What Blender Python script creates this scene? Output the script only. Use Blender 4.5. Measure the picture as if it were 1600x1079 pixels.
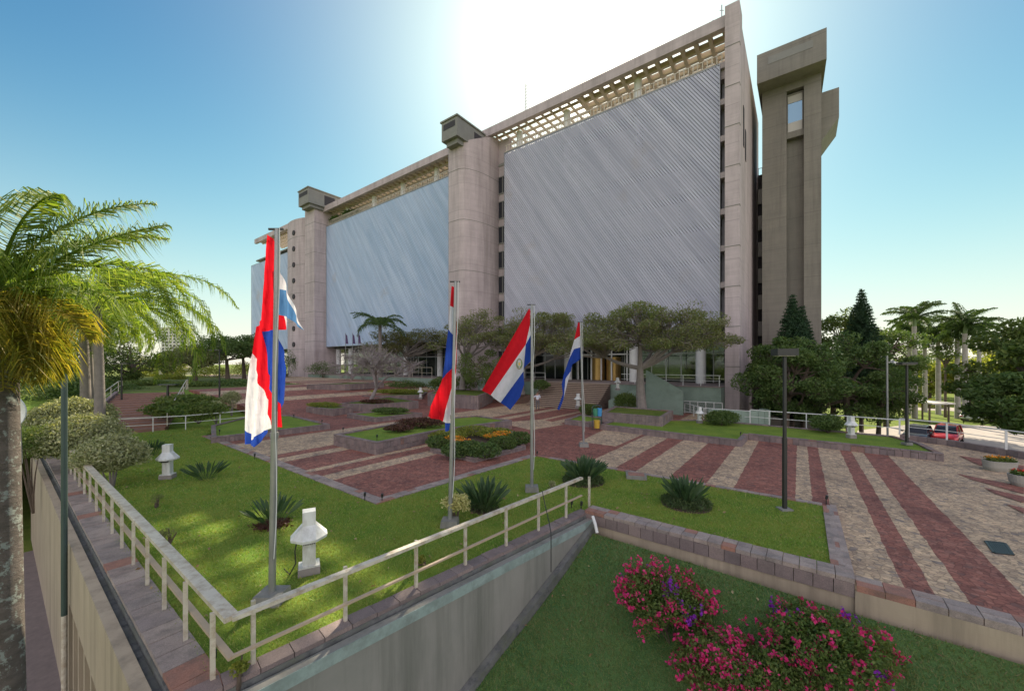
import bpy, bmesh, math, random
import numpy as np
from mathutils import Vector, Matrix
from mathutils.geometry import tessellate_polygon
R = math.radians
for o in list(bpy.data.objects): bpy.data.objects.remove(o)
S = bpy.context.scene
COL = S.collection
# ------------------------------------------------------------------ camera
F = 603.0; CX = 800.0; HY = 568.0; EYE = 4.5
cam = bpy.data.cameras.new('camera'); cam_o = bpy.data.objects.new('camera', cam); COL.objects.link(cam_o)
cam.sensor_width = 36.0; cam.lens = 36.0*F/1600.0
cam.shift_y = (HY-539.5)/1600.0
cam.clip_start = 0.1; cam.clip_end = 6000
cam_o.location = (0, 0, EYE); cam_o.rotation_euler = (R(90), 0, 0)
S.camera = cam_o
# ------------------------------------------------------------------ light
SKY_GAMMA = 2.0; SKY_TINT = (.082, .245, .225); SKY_CAP = (7.0, 6.0, 5.4); SKY_FILL = (6.6, 6.2, 6.5)
SUN_EL = 39.6; SUN_AZ = 10.8          # degrees above the horizon, degrees right of straight ahead
world = bpy.data.worlds.new('World'); S.world = world; world.use_nodes = True
nt = world.node_tree; bgn = nt.nodes['Background']
sky = nt.nodes.new('ShaderNodeTexSky'); sky.sky_type = 'NISHITA'; sky.sun_disc = False
sky.sun_elevation = R(SUN_EL); sky.sun_rotation = R(SUN_AZ)
sky.altitude = 50; sky.air_density = 1.0; sky.dust_density = 0.6; sky.ozone_density = 1.6
def wmix(mode, fac, x, y):
    n = nt.nodes.new('ShaderNodeMix'); n.data_type = 'RGBA'; n.blend_type = mode; n.clamp_result = False
    for k, v in ((0, fac), (6, x), (7, y)):
        if hasattr(v, 'is_output'): nt.links.new(v, n.inputs[k])
        else: n.inputs[k].default_value = v if k == 0 else (*v, 1)
    return n.outputs[2]
# steep contrast between the deep blue far from the sun and the bright cream glow round it
gm = nt.nodes.new('ShaderNodeGamma'); gm.inputs[1].default_value = SKY_GAMMA; nt.links.new(sky.outputs[0], gm.inputs[0])
# added fill light: made-up bright clouds in the unseen sky behind the viewer
wtc = nt.nodes.new('ShaderNodeTexCoord'); wse = nt.nodes.new('ShaderNodeSeparateXYZ'); nt.links.new(wtc.outputs['Generated'], wse.inputs[0])
wdt = nt.nodes.new('ShaderNodeVectorMath'); wdt.operation = 'DOT_PRODUCT'; nt.links.new(wtc.outputs['Generated'], wdt.inputs[0])
wdt.inputs[1].default_value = (math.sin(R(SUN_AZ))*math.cos(R(SUN_EL)), math.cos(R(SUN_AZ))*math.cos(R(SUN_EL)), math.sin(R(SUN_EL)))
def wpow(src, p, flip=False):
    k = nt.nodes.new('ShaderNodeMath'); k.operation = 'SUBTRACT' if flip else 'MAXIMUM'; k.use_clamp = True
    if flip: k.inputs[0].default_value = 1.0; nt.links.new(src, k.inputs[1])
    else: nt.links.new(src, k.inputs[0]); k.inputs[1].default_value = 0
    q = nt.nodes.new('ShaderNodeMath'); q.operation = 'POWER'; q.inputs[1].default_value = p; nt.links.new(k.outputs[0], q.inputs[0]); return q.outputs[0]
sk = wmix('MULTIPLY', 1.0, gm.outputs[0], SKY_TINT)
sk = wmix('ADD', wpow(wdt.outputs['Value'], 6), sk, (1.7, .8, .3))          # dusty warm glow round the sun
sk = wmix('DIVIDE', 1.0, sk, wmix('ADD', 1.0, wmix('DIVIDE', 1.0, sk, SKY_CAP), (1, 1, 1)))   # soft shoulder
sk = wmix('MIX', wpow(wse.outputs[2], 4.5, True), sk, (4.6, 4.3, 3.6))        # pale warm haze low in the sky
sk = wmix('ADD', wpow(wdt.outputs['Value'], 16), sk, (2.6, 2.2, 1.5))
sk = wmix('ADD', wpow(wdt.outputs['Value'], 130), sk, (8, 7.2, 6.0))
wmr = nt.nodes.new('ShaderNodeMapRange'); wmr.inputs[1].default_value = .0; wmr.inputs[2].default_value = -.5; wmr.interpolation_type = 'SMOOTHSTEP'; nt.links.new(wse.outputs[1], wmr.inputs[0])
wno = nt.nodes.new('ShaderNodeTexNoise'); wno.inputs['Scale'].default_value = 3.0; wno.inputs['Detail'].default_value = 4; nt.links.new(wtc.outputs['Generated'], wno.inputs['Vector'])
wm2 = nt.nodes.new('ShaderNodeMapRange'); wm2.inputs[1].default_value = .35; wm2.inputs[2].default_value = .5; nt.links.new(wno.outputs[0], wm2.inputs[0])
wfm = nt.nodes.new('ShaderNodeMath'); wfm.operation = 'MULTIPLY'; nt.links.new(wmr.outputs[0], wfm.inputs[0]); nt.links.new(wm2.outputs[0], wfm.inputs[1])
nt.links.new(wmix('MIX', wfm.outputs[0], sk, SKY_FILL), bgn.inputs[0]); bgn.inputs[1].default_value = 0.12
sun = bpy.data.lights.new('sun', 'SUN'); sun.energy = 5.0; sun.angle = R(0.5); sun.color = (1.0, 0.87, 0.66)
sun_o = bpy.data.objects.new('sun', sun); COL.objects.link(sun_o)
sd = Vector((math.sin(R(SUN_AZ))*math.cos(R(SUN_EL)), math.cos(R(SUN_AZ))*math.cos(R(SUN_EL)), math.sin(R(SUN_EL))))
sun_o.rotation_euler = sd.to_track_quat('Z', 'Y').to_euler(); sun_o.location = (0, 0, 80)
S.view_settings.view_transform = 'Standard'; S.view_settings.look = 'None'
S.view_settings.exposure = 1.0; S.view_settings.gamma = 1.0; S.view_settings.use_curve_mapping = False
S.render.engine = 'CYCLES'
S.cycles.max_bounces = 8; S.cycles.transparent_max_bounces = 16; S.cycles.sample_clamp_indirect = 6.0
# ------------------------------------------------------------------ photo geometry -> world
TH = R(36.7); CT = math.cos(TH); ST = math.sin(TH)
P0 = np.array([20.5, 36.0])                       # right foot of the facade
def UW(u, w, z=0.0):                              # u: along the facade to the left, w: into the building
    return np.array([P0[0]-CT*u+ST*w, P0[1]+ST*u+CT*w, z])
def toUW(x, y):
    dx, dy = x-P0[0], y-P0[1]
    return -CT*dx+ST*dy, ST*dx+CT*dy
def smooth(a, b, x):
    t = np.clip((x-a)/(b-a), 0, 1); return t*t*(3-2*t)
def HU(u): return 1.8*smooth(27.0, 47.0, u)
def H(x, y): return HU(toUW(x, y)[0])
def ray(px, py): return np.array([(px-CX)/F, 1.0, (HY-py)/F])
def G(px, py, z=0.0):
    d = ray(px, py); t = (z-EYE)/d[2]; return np.array([d[0]*t, t, z])
def GH(px, py, dz=0.0):                           # on the plaza surface, which rises to the left
    z = dz
    for _ in range(40):
        p = G(px, py, z); z = 0.5*z+0.5*(float(H(p[0], p[1]))+dz)
    return G(px, py, z)
def V(px, py, Y):
    d = ray(px, py); return np.array([d[0]*Y, Y, EYE+d[2]*Y])
# lower lawn: a slope falling from the right retaining wall towards the camera
LA = np.array([2.3, 11.2]); LD = np.array([.791, -.611]); LN = np.array([-.611, -.791])
def HL(x, y):
    d = (np.asarray(x)-LA[0])*LN[0]+(np.asarray(y)-LA[1])*LN[1]
    return -0.45-0.43*np.clip(d, -1, 9.5)
def GL(px, py, dz=0.0):
    z = -1.0
    for _ in range(60):
        p = G(px, py, z); z = .6*z+.4*(float(HL(p[0], p[1]))+dz)
    return G(px, py, z)
# ------------------------------------------------------------------ node materials
def newmat(name):
    m = bpy.data.materials.new(name); m.use_nodes = True
    return m, m.node_tree, m.node_tree.nodes['Principled BSDF']
def col4(c): return (c[0], c[1], c[2], 1.0)
def addramp(t, stops, interp='LINEAR'):
    r = t.nodes.new('ShaderNodeValToRGB'); r.color_ramp.interpolation = interp
    e = r.color_ramp.elements
    while len(e) > 1: e.remove(e[-1])
    e[0].position = stops[0][0]; e[0].color = col4(stops[0][1])
    for p, c in stops[1:]:
        k = e.new(p); k.color = col4(c)
    return r
def noise(t, scale, detail=4, rough=.6, vec=None, stretch=None):
    n = t.nodes.new('ShaderNodeTexNoise'); n.inputs['Scale'].default_value = scale
    n.inputs['Detail'].default_value = detail; n.inputs['Roughness'].default_value = rough
    if vec is not None:
        if stretch:
            mp = t.nodes.new('ShaderNodeMapping'); mp.inputs['Scale'].default_value = stretch
            t.links.new(vec, mp.inputs[0]); vec = mp.outputs[0]
        t.links.new(vec, n.inputs['Vector'])
    return n
def mixc(t, fac, a, b, mode='MIX'):
    m = t.nodes.new('ShaderNodeMix'); m.data_type = 'RGBA'; m.blend_type = mode
    for s, v in ((0, fac), (6, a), (7, b)):
        if isinstance(v, (int, float)): m.inputs[s].default_value = v
        elif isinstance(v, tuple): m.inputs[s].default_value = col4(v)
        else: t.links.new(v, m.inputs[s])
    return m.outputs[2]
def geo(t):
    for n in t.nodes:
        if n.type == 'NEW_GEOMETRY': return n
    return t.nodes.new('ShaderNodeNewGeometry')
def M(name, c1, c2=None, scale=3.0, rough=.75, bump=.0, bscale=40, island=None, metal=0.0, spec=None, stretch=None,
      dirt=None, dirt_scale=.6, dirt_amt=.5, streak=None, lines=None):
    """noise-mottled material in world space; island: list of colours picked per loose block"""
    m, t, b = newmat(name); g = geo(t); pos = g.outputs['Position']
    c2 = c2 or tuple(x*.8 for x in c1)
    n = noise(t, scale, 5, .65, pos, stretch)
    r = addramp(t, [(.3, c1), (.7, c2)]); t.links.new(n.outputs[0], r.inputs[0]); c = r.outputs[0]
    if island:
        ir = addramp(t, [(i/len(island), k) for i, k in enumerate(island)], 'CONSTANT')
        t.links.new(g.outputs['Random Per Island'], ir.inputs[0])
        c = mixc(t, .75, c, ir.outputs[0])
        n2 = noise(t, 60, 3, .7, pos); r2 = addramp(t, [(.35, (.55, .55, .55)), (.65, (1.15, 1.15, 1.15))]); t.links.new(n2.outputs[0], r2.inputs[0])
        c = mixc(t, .6, c, r2.outputs[0], 'MULTIPLY')
    if dirt:
        n3 = noise(t, dirt_scale, 6, .7, pos, streak); r3 = addramp(t, [(.45, (0, 0, 0)), (.68, (1, 1, 1))]); t.links.new(n3.outputs[0], r3.inputs[0])
        f = t.nodes.new('ShaderNodeMath'); f.operation = 'MULTIPLY'; f.inputs[1].default_value = dirt_amt; t.links.new(r3.outputs[0], f.inputs[0])
        c = mixc(t, f.outputs[0], c, dirt)
    if lines:                                        # board marks and pour joints of cast concrete
        nl = noise(t, 1.0, 3, .6, pos, (.25, .25, 7)); rl = addramp(t, [(.35, (.94, .94, .94)), (.65, (1.04, 1.04, 1.04))]); t.links.new(nl.outputs[0], rl.inputs[0]); c = mixc(t, 1.0, c, rl.outputs[0], 'MULTIPLY')
        sz = t.nodes.new('ShaderNodeSeparateXYZ'); t.links.new(pos, sz.inputs[0]); md = t.nodes.new('ShaderNodeMath'); md.operation = 'PINGPONG'; md.inputs[1].default_value = lines/2; t.links.new(sz.outputs[2], md.inputs[0])
        lt_ = t.nodes.new('ShaderNodeMath'); lt_.operation = 'LESS_THAN'; lt_.inputs[1].default_value = .035; t.links.new(md.outputs[0], lt_.inputs[0]); ml = t.nodes.new('ShaderNodeMath'); ml.operation = 'MULTIPLY'; ml.inputs[1].default_value = .45; t.links.new(lt_.outputs[0], ml.inputs[0]); c = mixc(t, ml.outputs[0], c, tuple(x*.5 for x in c1))
        nd = noise(t, .9, 6, .75, pos, (1, 1, .06)); rd = addramp(t, [(.5, (1, 1, 1)), (.72, (.72, .71, .70))]); t.links.new(nd.outputs[0], rd.inputs[0]); c = mixc(t, 1.0, c, rd.outputs[0], 'MULTIPLY')
    t.links.new(c, b.inputs['Base Color']); b.inputs['Roughness'].default_value = rough; b.inputs['Metallic'].default_value = metal
    if spec is not None: b.inputs['Specular IOR Level'].default_value = spec
    if bump:
        nb = noise(t, bscale, 4, .7, pos); bp = t.nodes.new('ShaderNodeBump'); bp.inputs['Strength'].default_value = bump; bp.inputs['Distance'].default_value = .02
        t.links.new(nb.outputs[0], bp.inputs['Height']); t.links.new(bp.outputs[0], b.inputs['Normal'])
    return m
def leafmat(name, cols, trans=.35, patch=None, rough=.55, hue=None):
    """leaf colour varies leaf by leaf; some light passes through"""
    m, t, b = newmat(name); g = geo(t)
    r = addramp(t, [(i/max(1, len(cols)-1), k) for i, k in enumerate(cols)]); t.links.new(g.outputs['Random Per Island'], r.inputs[0]); c = r.outputs[0]
    if patch:
        n = noise(t, patch[1], 3, .6, g.outputs['Position']); rr = addramp(t, [(.38, (0, 0, 0)), (.62, (1, 1, 1))]); t.links.new(n.outputs[0], rr.inputs[0])
        f = t.nodes.new('ShaderNodeMath'); f.operation = 'MULTIPLY'; f.inputs[1].default_value = patch[2] if len(patch) > 2 else .7; t.links.new(rr.outputs[0], f.inputs[0])
        c = mixc(t, f.outputs[0], c, patch[0])
    t.links.new(c, b.inputs['Base Color']); b.inputs['Roughness'].default_value = rough; b.inputs['Specular IOR Level'].default_value = .3
    tr = t.nodes.new('ShaderNodeBsdfTranslucent'); t.links.new(mixc(t, 1.0, c, (1.35, 1.3, .5), 'MULTIPLY'), tr.inputs[0])
    mx = t.nodes.new('ShaderNodeMixShader'); mx.inputs[0].default_value = trans
    t.links.new(b.outputs[0], mx.inputs[1]); t.links.new(tr.outputs[0], mx.inputs[2]); t.links.new(mx.outputs[0], t.nodes['Material Output'].inputs[0])
    return m
# ------------------------------------------------------------------ mesh builder
class MB:
    def __init__(s): s.v = []; s.f = []; s.n = 0; s.k = []
    def add(s, verts, faces, mat=0):
        verts = np.asarray(verts, float).reshape(-1, 3)
        s.v.append(verts)
        fa = np.asarray(faces, int)
        if fa.ndim == 2: s.f.append(fa+s.n); s.k.append(np.full(len(fa), mat))
        s.n += len(verts); return s
    def polys(s, verts, faces, mat=0):               # mixed face sizes
        verts = np.asarray(verts, float).reshape(-1, 3); s.v.append(verts)
        for f in faces: s.f.append(np.asarray([f], int)+s.n); s.k.append(np.array([mat]))
        s.n += len(verts); return s
    def hexa(s, p, mat=0):                            # 8 points: 4 bottom, 4 top (same winding)
        return s.add(p, [[3, 2, 1, 0], [4, 5, 6, 7], [0, 1, 5, 4], [1, 2, 6, 5], [2, 3, 7, 6], [3, 0, 4, 7]], mat)
    def box(s, x0, x1, y0, y1, z0, z1, mat=0):
        return s.hexa([(x0, y0, z0), (x1, y0, z0), (x1, y1, z0), (x0, y1, z0), (x0, y0, z1), (x1, y0, z1), (x1, y1, z1), (x0, y1, z1)], mat)
    def bar(s, a, b, w, h, mat=0, up=(0, 0, 1)):      # square bar between two points
        a = np.asarray(a, float); b = np.asarray(b, float); d = b-a; d /= np.linalg.norm(d)+1e-9
        upv = np.asarray(up, float)
        if abs(np.dot(d, upv)) > .98: upv = np.array([0., 1., 0.])
        x = np.cross(d, upv); x /= np.linalg.norm(x); y = np.cross(x, d)
        q = [x*w/2+y*h/2, -x*w/2+y*h/2, -x*w/2-y*h/2, x*w/2-y*h/2]
        return s.hexa([a+k for k in q]+[b+k for k in q], mat)
    def tube(s, pts, rad, n=8, mat=0, cap=True):
        pts = np.asarray(pts, float); m = len(pts); rad = np.broadcast_to(np.asarray(rad, float), (m,))
        d = np.gradient(pts, axis=0); d /= np.linalg.norm(d, axis=1)[:, None]+1e-9
        ref = np.array([0., 0., 1.]) if abs(d[0][2]) < .9 else np.array([1., 0., 0.])
        vs = []
        a = np.arange(n)*2*math.pi/n
        for i in range(m):
            x = np.cross(d[i], ref); x /= np.linalg.norm(x)+1e-9; y = np.cross(x, d[i]); ref = -np.cross(d[i], x)*-1 if False else np.cross(x, d[i])
            vs.append(pts[i]+rad[i]*(np.cos(a)[:, None]*x+np.sin(a)[:, None]*y))
        vs = np.concatenate(vs); fs = []
        for i in range(m-1):
            for j in range(n): fs.append([i*n+j, i*n+(j+1) % n, (i+1)*n+(j+1) % n, (i+1)*n+j])
        s.add(vs, fs, mat)
        if cap:
            s.polys(vs[:n], [list(range(n))[::-1]], mat); s.polys(vs[-n:], [list(range(n))], mat)
        return s
    def prism(s, poly, z0, z1, mat=0):                # extruded plan outline (counter-clockwise)
        n = len(poly); p = np.asarray(poly, float)[:, :2]
        z0 = np.broadcast_to(np.asarray(z0, float), (n,)); z1 = np.broadcast_to(np.asarray(z1, float), (n,))
        vs = np.concatenate([np.c_[p, z0], np.c_[p, z1]])
        fs = [[i, (i+1) % n, n+(i+1) % n, n+i] for i in range(n)]
        return s.polys(vs, fs+[list(range(n))[::-1], list(range(n, 2*n))], mat)
    def lathe(s, c, prof, n=16, mat=0):               # prof: (r, z)
        a = np.arange(n)*2*math.pi/n; vs = []
        for r, z in prof: vs.append(np.c_[c[0]+r*np.cos(a), c[1]+r*np.sin(a), np.full(n, c[2]+z)])
        fs = []
        for i in range(len(prof)-1):
            for j in range(n): fs.append([i*n+j, i*n+(j+1) % n, (i+1)*n+(j+1) % n, (i+1)*n+j])
        s.add(np.concatenate(vs), fs, mat)
        s.polys(vs[0], [list(range(n))[::-1]], mat); return s.polys(vs[-1], [list(range(n))], mat)
def mesh_from(name, verts, faces, kinds, mats):
    me = bpy.data.meshes.new(name)
    me.vertices.add(len(verts)); me.vertices.foreach_set('co', verts.astype(np.float32).ravel())
    ls = np.concatenate([np.full(len(f), f.shape[1]) for f in faces]); li = np.concatenate([f.ravel() for f in faces])
    me.loops.add(len(li)); me.loops.foreach_set('vertex_index', li.astype(np.int32))
    me.polygons.add(len(ls)); st = np.concatenate([[0], np.cumsum(ls)[:-1]])
    me.polygons.foreach_set('loop_start', st.astype(np.int32))
    me.polygons.foreach_set('material_index', np.concatenate(kinds).astype(np.int32))
    for m in mats: me.materials.append(m)
    me.update(calc_edges=True); me.validate()
    return me
def root_matrix(o):
    m = Matrix.Identity(4)
    while o is not None:
        m = Matrix.Translation(o.location) @ o.rotation_euler.to_matrix().to_4x4() @ Matrix.Diagonal((*o.scale, 1)) @ m; o = o.parent
    return m
def part(name, mb, mat, parent=None, local=False, smooth_=False):
    v = np.concatenate(mb.v)
    if parent is not None and not local:
        inv = np.array(root_matrix(parent).inverted()); v = v @ inv[:3, :3].T+inv[:3, 3]
    me = mesh_from(name, v, mb.f, mb.k, mat if isinstance(mat, (list, tuple)) else [mat])
    me.polygons.foreach_set('use_smooth', np.full(len(me.polygons), bool(smooth_)))
    o = bpy.data.objects.new(name, me); COL.objects.link(o)
    if parent is not None: o.parent = parent
    return o
def tag(o, label=None, cat=None, group=None, kind=None):
    if label: o['label'] = label
    if cat: o['category'] = cat
    if group: o['group'] = group
    if kind: o['kind'] = kind
    return o
def thing(name, label, cat, loc=(0, 0, 0), rz=0.0, group=None):
    o = bpy.data.objects.new(name, None); COL.objects.link(o); o.location = tuple(float(x) for x in loc); o.rotation_euler = (0, 0, rz); o.empty_display_size = .2
    return tag(o, label, cat, group)
def solo(name, label, cat, mb, mat, loc, group=None, smooth_=False):   # a thing that is one mesh, origin at its base
    v = np.concatenate(mb.v)-np.asarray(loc, float); mb.v = [v]
    o = part(name, mb, mat, None, True, smooth_); o.location = tuple(float(x) for x in loc)
    return tag(o, label, cat, group)
def struct(name, mb, mat, label=None, kind='structure'):
    o = part(name, mb, mat); o['kind'] = kind
    o['label'] = label or name.replace('_', ' '); o['category'] = name.split('_')[-1] if '_' in name else name
    return o
def copy_tree(o, parent=None):
    c = o.copy(); COL.objects.link(c); c.parent = parent
    for ch in list(o.children): copy_tree(ch, c)
    return c
def inpoly(x, y, poly):
    x = np.asarray(x); y = np.asarray(y); r = np.zeros(x.shape, bool); n = len(poly); j = n-1
    for i in range(n):
        xi, yi = poly[i][:2]; xj, yj = poly[j][:2]
        r ^= ((yi > y) != (yj > y)) & (x < (xj-xi)*(y-yi)/(yj-yi+1e-12)+xi); j = i
    return r
def lerp(a, b, t): return np.asarray(a, float)*(1-t)+np.asarray(b, float)*t
# ================================================================== materials
conc = M('raw_concrete', (.54, .455, .455), (.44, .37, .37), .5, .85, .25, 25, lines=3.5, dirt=(.27, .23, .22), dirt_scale=.5, dirt_amt=.55, streak=(1, 1, .12))
conc_dark = M('olive_grey_concrete', (.25, .23, .195), (.205, .19, .165), .5, .85, .25, 25, lines=3.5, dirt=(.15, .14, .12), dirt_scale=.35, dirt_amt=.4, streak=(1, 1, .1))
conc_box = M('weathered_grey_concrete', (.25, .245, .22), (.20, .195, .18), .8, .85, .2, 25)
conc_green = M('green_painted_concrete', (.25, .33, .27), (.21, .28, .23), .5, .8, .15, 25, dirt=(.12, .16, .13), dirt_scale=.7, dirt_amt=.5)
conc_tan = M('tan_plaster', (.45, .37, .27), (.37, .30, .22), .7, .85, .2, 30, dirt=(.19, .16, .12), dirt_scale=1.8, dirt_amt=.7, streak=(1, 1, .06))
conc_grey = M('grey_plaster', (.27, .26, .235), (.21, .21, .19), .6, .85, .2, 30, dirt=(.12, .125, .105), dirt_scale=1.6, dirt_amt=.75, streak=(1, 1, .07))
pale_panel = M('pale_panel', (.55, .52, .48), (.48, .46, .42), .5, .8)
dark_void = M('dark_interior', (.05, .045, .05), (.035, .032, .036), .5, .8)
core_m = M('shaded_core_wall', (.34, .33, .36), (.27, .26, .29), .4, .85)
white_paint = M('white_paint', (.72, .72, .70), (.62, .63, .62), 1.5, .5)
cream_paint = M('cream_paint', (.62, .57, .47), (.52, .48, .40), 2.0, .45, .1, 60, dirt=(.27, .18, .10), dirt_scale=6, dirt_amt=.75)
tan_metal = M('tan_painted_metal', (.50, .38, .27), (.40, .31, .22), 2, .5)
steel = M('grey_steel', (.32, .33, .33), (.26, .27, .27), 4, .4, metal=.6)
black_metal = M('black_metal', (.022, .024, .022), (.03, .03, .028), 4, .45)
green_metal = M('dark_green_metal', (.045, .075, .07), (.035, .06, .055), 4, .5)
blocks_m = M('pinkish_stone_blocks', (.27, .21, .195), (.19, .15, .145), 6, .85, .4, 90, dirt=(.09, .075, .07), dirt_scale=1.8, dirt_amt=.55,
             island=[(.27, .205, .195), (.23, .18, .175), (.31, .24, .22), (.25, .195, .185), (.20, .16, .16), (.28, .21, .20), (.30, .165, .125), (.24, .19, .185), (.26, .205, .20), (.22, .17, .165)])
tiles_m = M('pale_granite_tiles', (.42, .345, .30), (.28, .24, .225), 7, .85, .5, 90, dirt=(.10, .09, .085), dirt_scale=2.2, dirt_amt=.6,
            island=[(.42, .335, .29), (.36, .29, .26), (.46, .37, .32), (.33, .275, .25), (.39, .30, .26), (.40, .16, .10), (.42, .34, .31), (.32, .26, .245), (.44, .35, .31), (.37, .30, .27)])
gutter_m = M('mossy_dark_concrete', (.075, .08, .08), (.24, .24, .235), 6, .95, .8, 60, dirt=(.07, .085, .04), dirt_scale=3, dirt_amt=.7)
soil_m = M('soil', (.10, .065, .045), (.07, .05, .035), 8, .95, .5)
asphalt_m = M('pale_road', (.36, .32, .29), (.29, .26, .235), .8, .9, .2, 30)
def grass_base(name, a, b, c):
    m, t, bs = newmat(name); g = geo(t); p = g.outputs['Position']
    n1 = noise(t, .9, 4, .65, p); r1 = addramp(t, [(.35, a), (.62, b)]); t.links.new(n1.outputs[0], r1.inputs[0])
    n2 = noise(t, 9, 5, .75, p); r2 = addramp(t, [(.55, (0, 0, 0)), (.72, (1, 1, 1))]); t.links.new(n2.outputs[0], r2.inputs[0])
    f = t.nodes.new('ShaderNodeMath'); f.operation = 'MULTIPLY'; f.inputs[1].default_value = .5; t.links.new(r2.outputs[0], f.inputs[0])
    cc = mixc(t, f.outputs[0], r1.outputs[0], c); n4 = noise(t, 55, 3, .7, p); r4 = addramp(t, [(.3, (.45, .45, .45)), (.7, (1.35, 1.35, 1.35))]); t.links.new(n4.outputs[0], r4.inputs[0])
    cc = mixc(t, .8, cc, r4.outputs[0], 'MULTIPLY'); t.links.new(cc, bs.inputs['Base Color']); bs.inputs['Roughness'].default_value = .9; bs.inputs['Specular IOR Level'].default_value = .1
    nb = noise(t, 70, 4, .8, p); bp = t.nodes.new('ShaderNodeBump'); bp.inputs['Strength'].default_value = .8; bp.inputs['Distance'].default_value = .04
    t.links.new(nb.outputs[0], bp.inputs['Height']); t.links.new(bp.outputs[0], bs.inputs['Normal'])
    return m
lawn_m = grass_base('lawn_turf', (.15, .25, .04), (.23, .32, .05), (.34, .30, .10))
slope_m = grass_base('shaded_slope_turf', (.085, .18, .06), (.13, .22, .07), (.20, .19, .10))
wild_m = grass_base('rough_grass', (.11, .17, .03), (.17, .21, .045), (.20, .17, .06))
blade_m = leafmat('grass_blades', [(.12, .26, .035), (.18, .33, .05), (.27, .37, .065), (.40, .36, .14)], .35, ((.30, .28, .08), .9, .6))
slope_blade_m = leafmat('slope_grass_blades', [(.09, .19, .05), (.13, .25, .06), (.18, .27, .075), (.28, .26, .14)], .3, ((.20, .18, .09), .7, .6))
glass_m, _t, _b = newmat('facade_glass')
_b.inputs['Base Color'].default_value = (.02, .025, .025, 1); _b.inputs['Roughness'].default_value = .04
_tr = _t.nodes.new('ShaderNodeBsdfTransparent'); _tr.inputs[0].default_value = (.72, .78, .74, 1)
_mx = _t.nodes.new('ShaderNodeMixShader'); _mx.inputs[0].default_value = .62
_t.links.new(_b.outputs[0], _mx.inputs[1]); _t.links.new(_tr.outputs[0], _mx.inputs[2]); _t.links.new(_mx.outputs[0], _t.nodes['Material Output'].inputs[0])
window_m, _t, _b = newmat('dark_window_glass'); _b.inputs['Base Color'].default_value = (.03, .032, .04, 1); _b.inputs['Roughness'].default_value = .08
sky_win, _t, _b = newmat('blue_window_glass'); _b.inputs['Base Color'].default_value = (.16, .27, .36, 1); _b.inputs['Roughness'].default_value = .08; _b.inputs['Metallic'].default_value = .55
brass_m = M('brass_door', (.55, .36, .13), (.45, .29, .10), 2, .38, metal=.8)
# screen slats: blue grey aluminium, each slat its own tone, broad diagonal weathering bands
def screen_mat(name, c1, c2, rust):
    m, t, b = newmat(name); g = geo(t); tc = t.nodes.new('ShaderNodeTexCoord')
    st = t.nodes.new('ShaderNodeCombineXYZ')
    for k, v, sc in ((0, (math.sin(R(56)), 0, math.cos(R(56))), .42), (1, (math.cos(R(56)), 0, -math.sin(R(56))), .035)):
        d = t.nodes.new('ShaderNodeVectorMath'); d.operation = 'DOT_PRODUCT'; d.inputs[1].default_value = tuple(x*sc for x in v); t.links.new(tc.outputs['Object'], d.inputs[0]); t.links.new(d.outputs['Value'], st.inputs[k])
    n = noise(t, 2.4, 6, .72, st.outputs[0]); r = addramp(t, [(.38, c1), (.62, c2)]); t.links.new(n.outputs[0], r.inputs[0])
    r2 = addramp(t, [(0, (.90, .90, .91)), (1, (1.07, 1.07, 1.07))]); t.links.new(g.outputs['Random Per Island'], r2.inputs[0])
    c = mixc(t, .75, r.outputs[0], r2.outputs[0], 'MULTIPLY')
    nr = noise(t, .16, 5, .6, tc.outputs['Object']); rr = addramp(t, [(.60, (0, 0, 0)), (.74, (1, 1, 1))]); t.links.new(nr.outputs[0], rr.inputs[0])
    f = t.nodes.new('ShaderNodeMath'); f.operation = 'MULTIPLY'; f.inputs[1].default_value = .55; t.links.new(rr.outputs[0], f.inputs[0])
    c = mixc(t, f.outputs[0], c, rust); t.links.new(c, b.inputs['Base Color']); b.inputs['Roughness'].default_value = .6; b.inputs['Metallic'].default_value = .15
    return m
screen_m = screen_mat('aluminium_screen', (.385, .39, .465), (.50, .50, .57), (.40, .34, .31))
screen2_m = screen_mat('weathered_aluminium_screen', (.36, .47, .62), (.50, .59, .72), (.42, .35, .30))
# ================================================================== the bank building
def bx(mb, u0, u1, w0, w1, z0, z1, mat=0):
    return mb.hexa([UW(u1, w0, z0), UW(u0, w0, z0), UW(u0, w1, z0), UW(u1, w1, z0), UW(u1, w0, z1), UW(u0, w0, z1), UW(u0, w1, z1), UW(u1, w1, z1)], mat)
def pr(mb, poly, z0, z1, mat=0):
    pts = np.array([UW(u, w)[:2] for u, w in poly])
    a = 0.5*np.sum(pts[:, 0]*np.roll(pts[:, 1], -1)-np.roll(pts[:, 0], -1)*pts[:, 1])
    return mb.prism(pts if a > 0 else pts[::-1], z0, z1, mat)
bank = thing('bank_building', 'long pinkish concrete bank building with huge slanted-slat metal screens and rooftop terrace', 'building', (P0[0], P0[1], 0), -TH)
GZ = 2.4; SB = 8.0; ST_ = 32.7; RB = 35.5; RT = 36.6; DEP = 19.0
# floors and inner block behind the screens
m = MB(); bx(m, .6, 112, 3.2, DEP, SB-.2, 32.3); part('wall', m, core_m, bank)
m = MB()
for k in range(6):
    z = SB+.1+k*3.45
    bx(m, .6, 112, 1.3, 3.198, z, z+.35)
bx(m, .6, 112, .902, 3.198, 31.9, 32.25)
part('floor_slab', m, conc_box, bank)
m = MB(); bx(m, .5, 28, 1.6, DEP, SB-.5, SB-.22); bx(m, 38, 74.2, 1.6, DEP, SB-.5, SB-.22); bx(m, 89, 112, 1.6, DEP, SB-.5, SB-.22); part('soffit', m, conc_box, bank)
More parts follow.
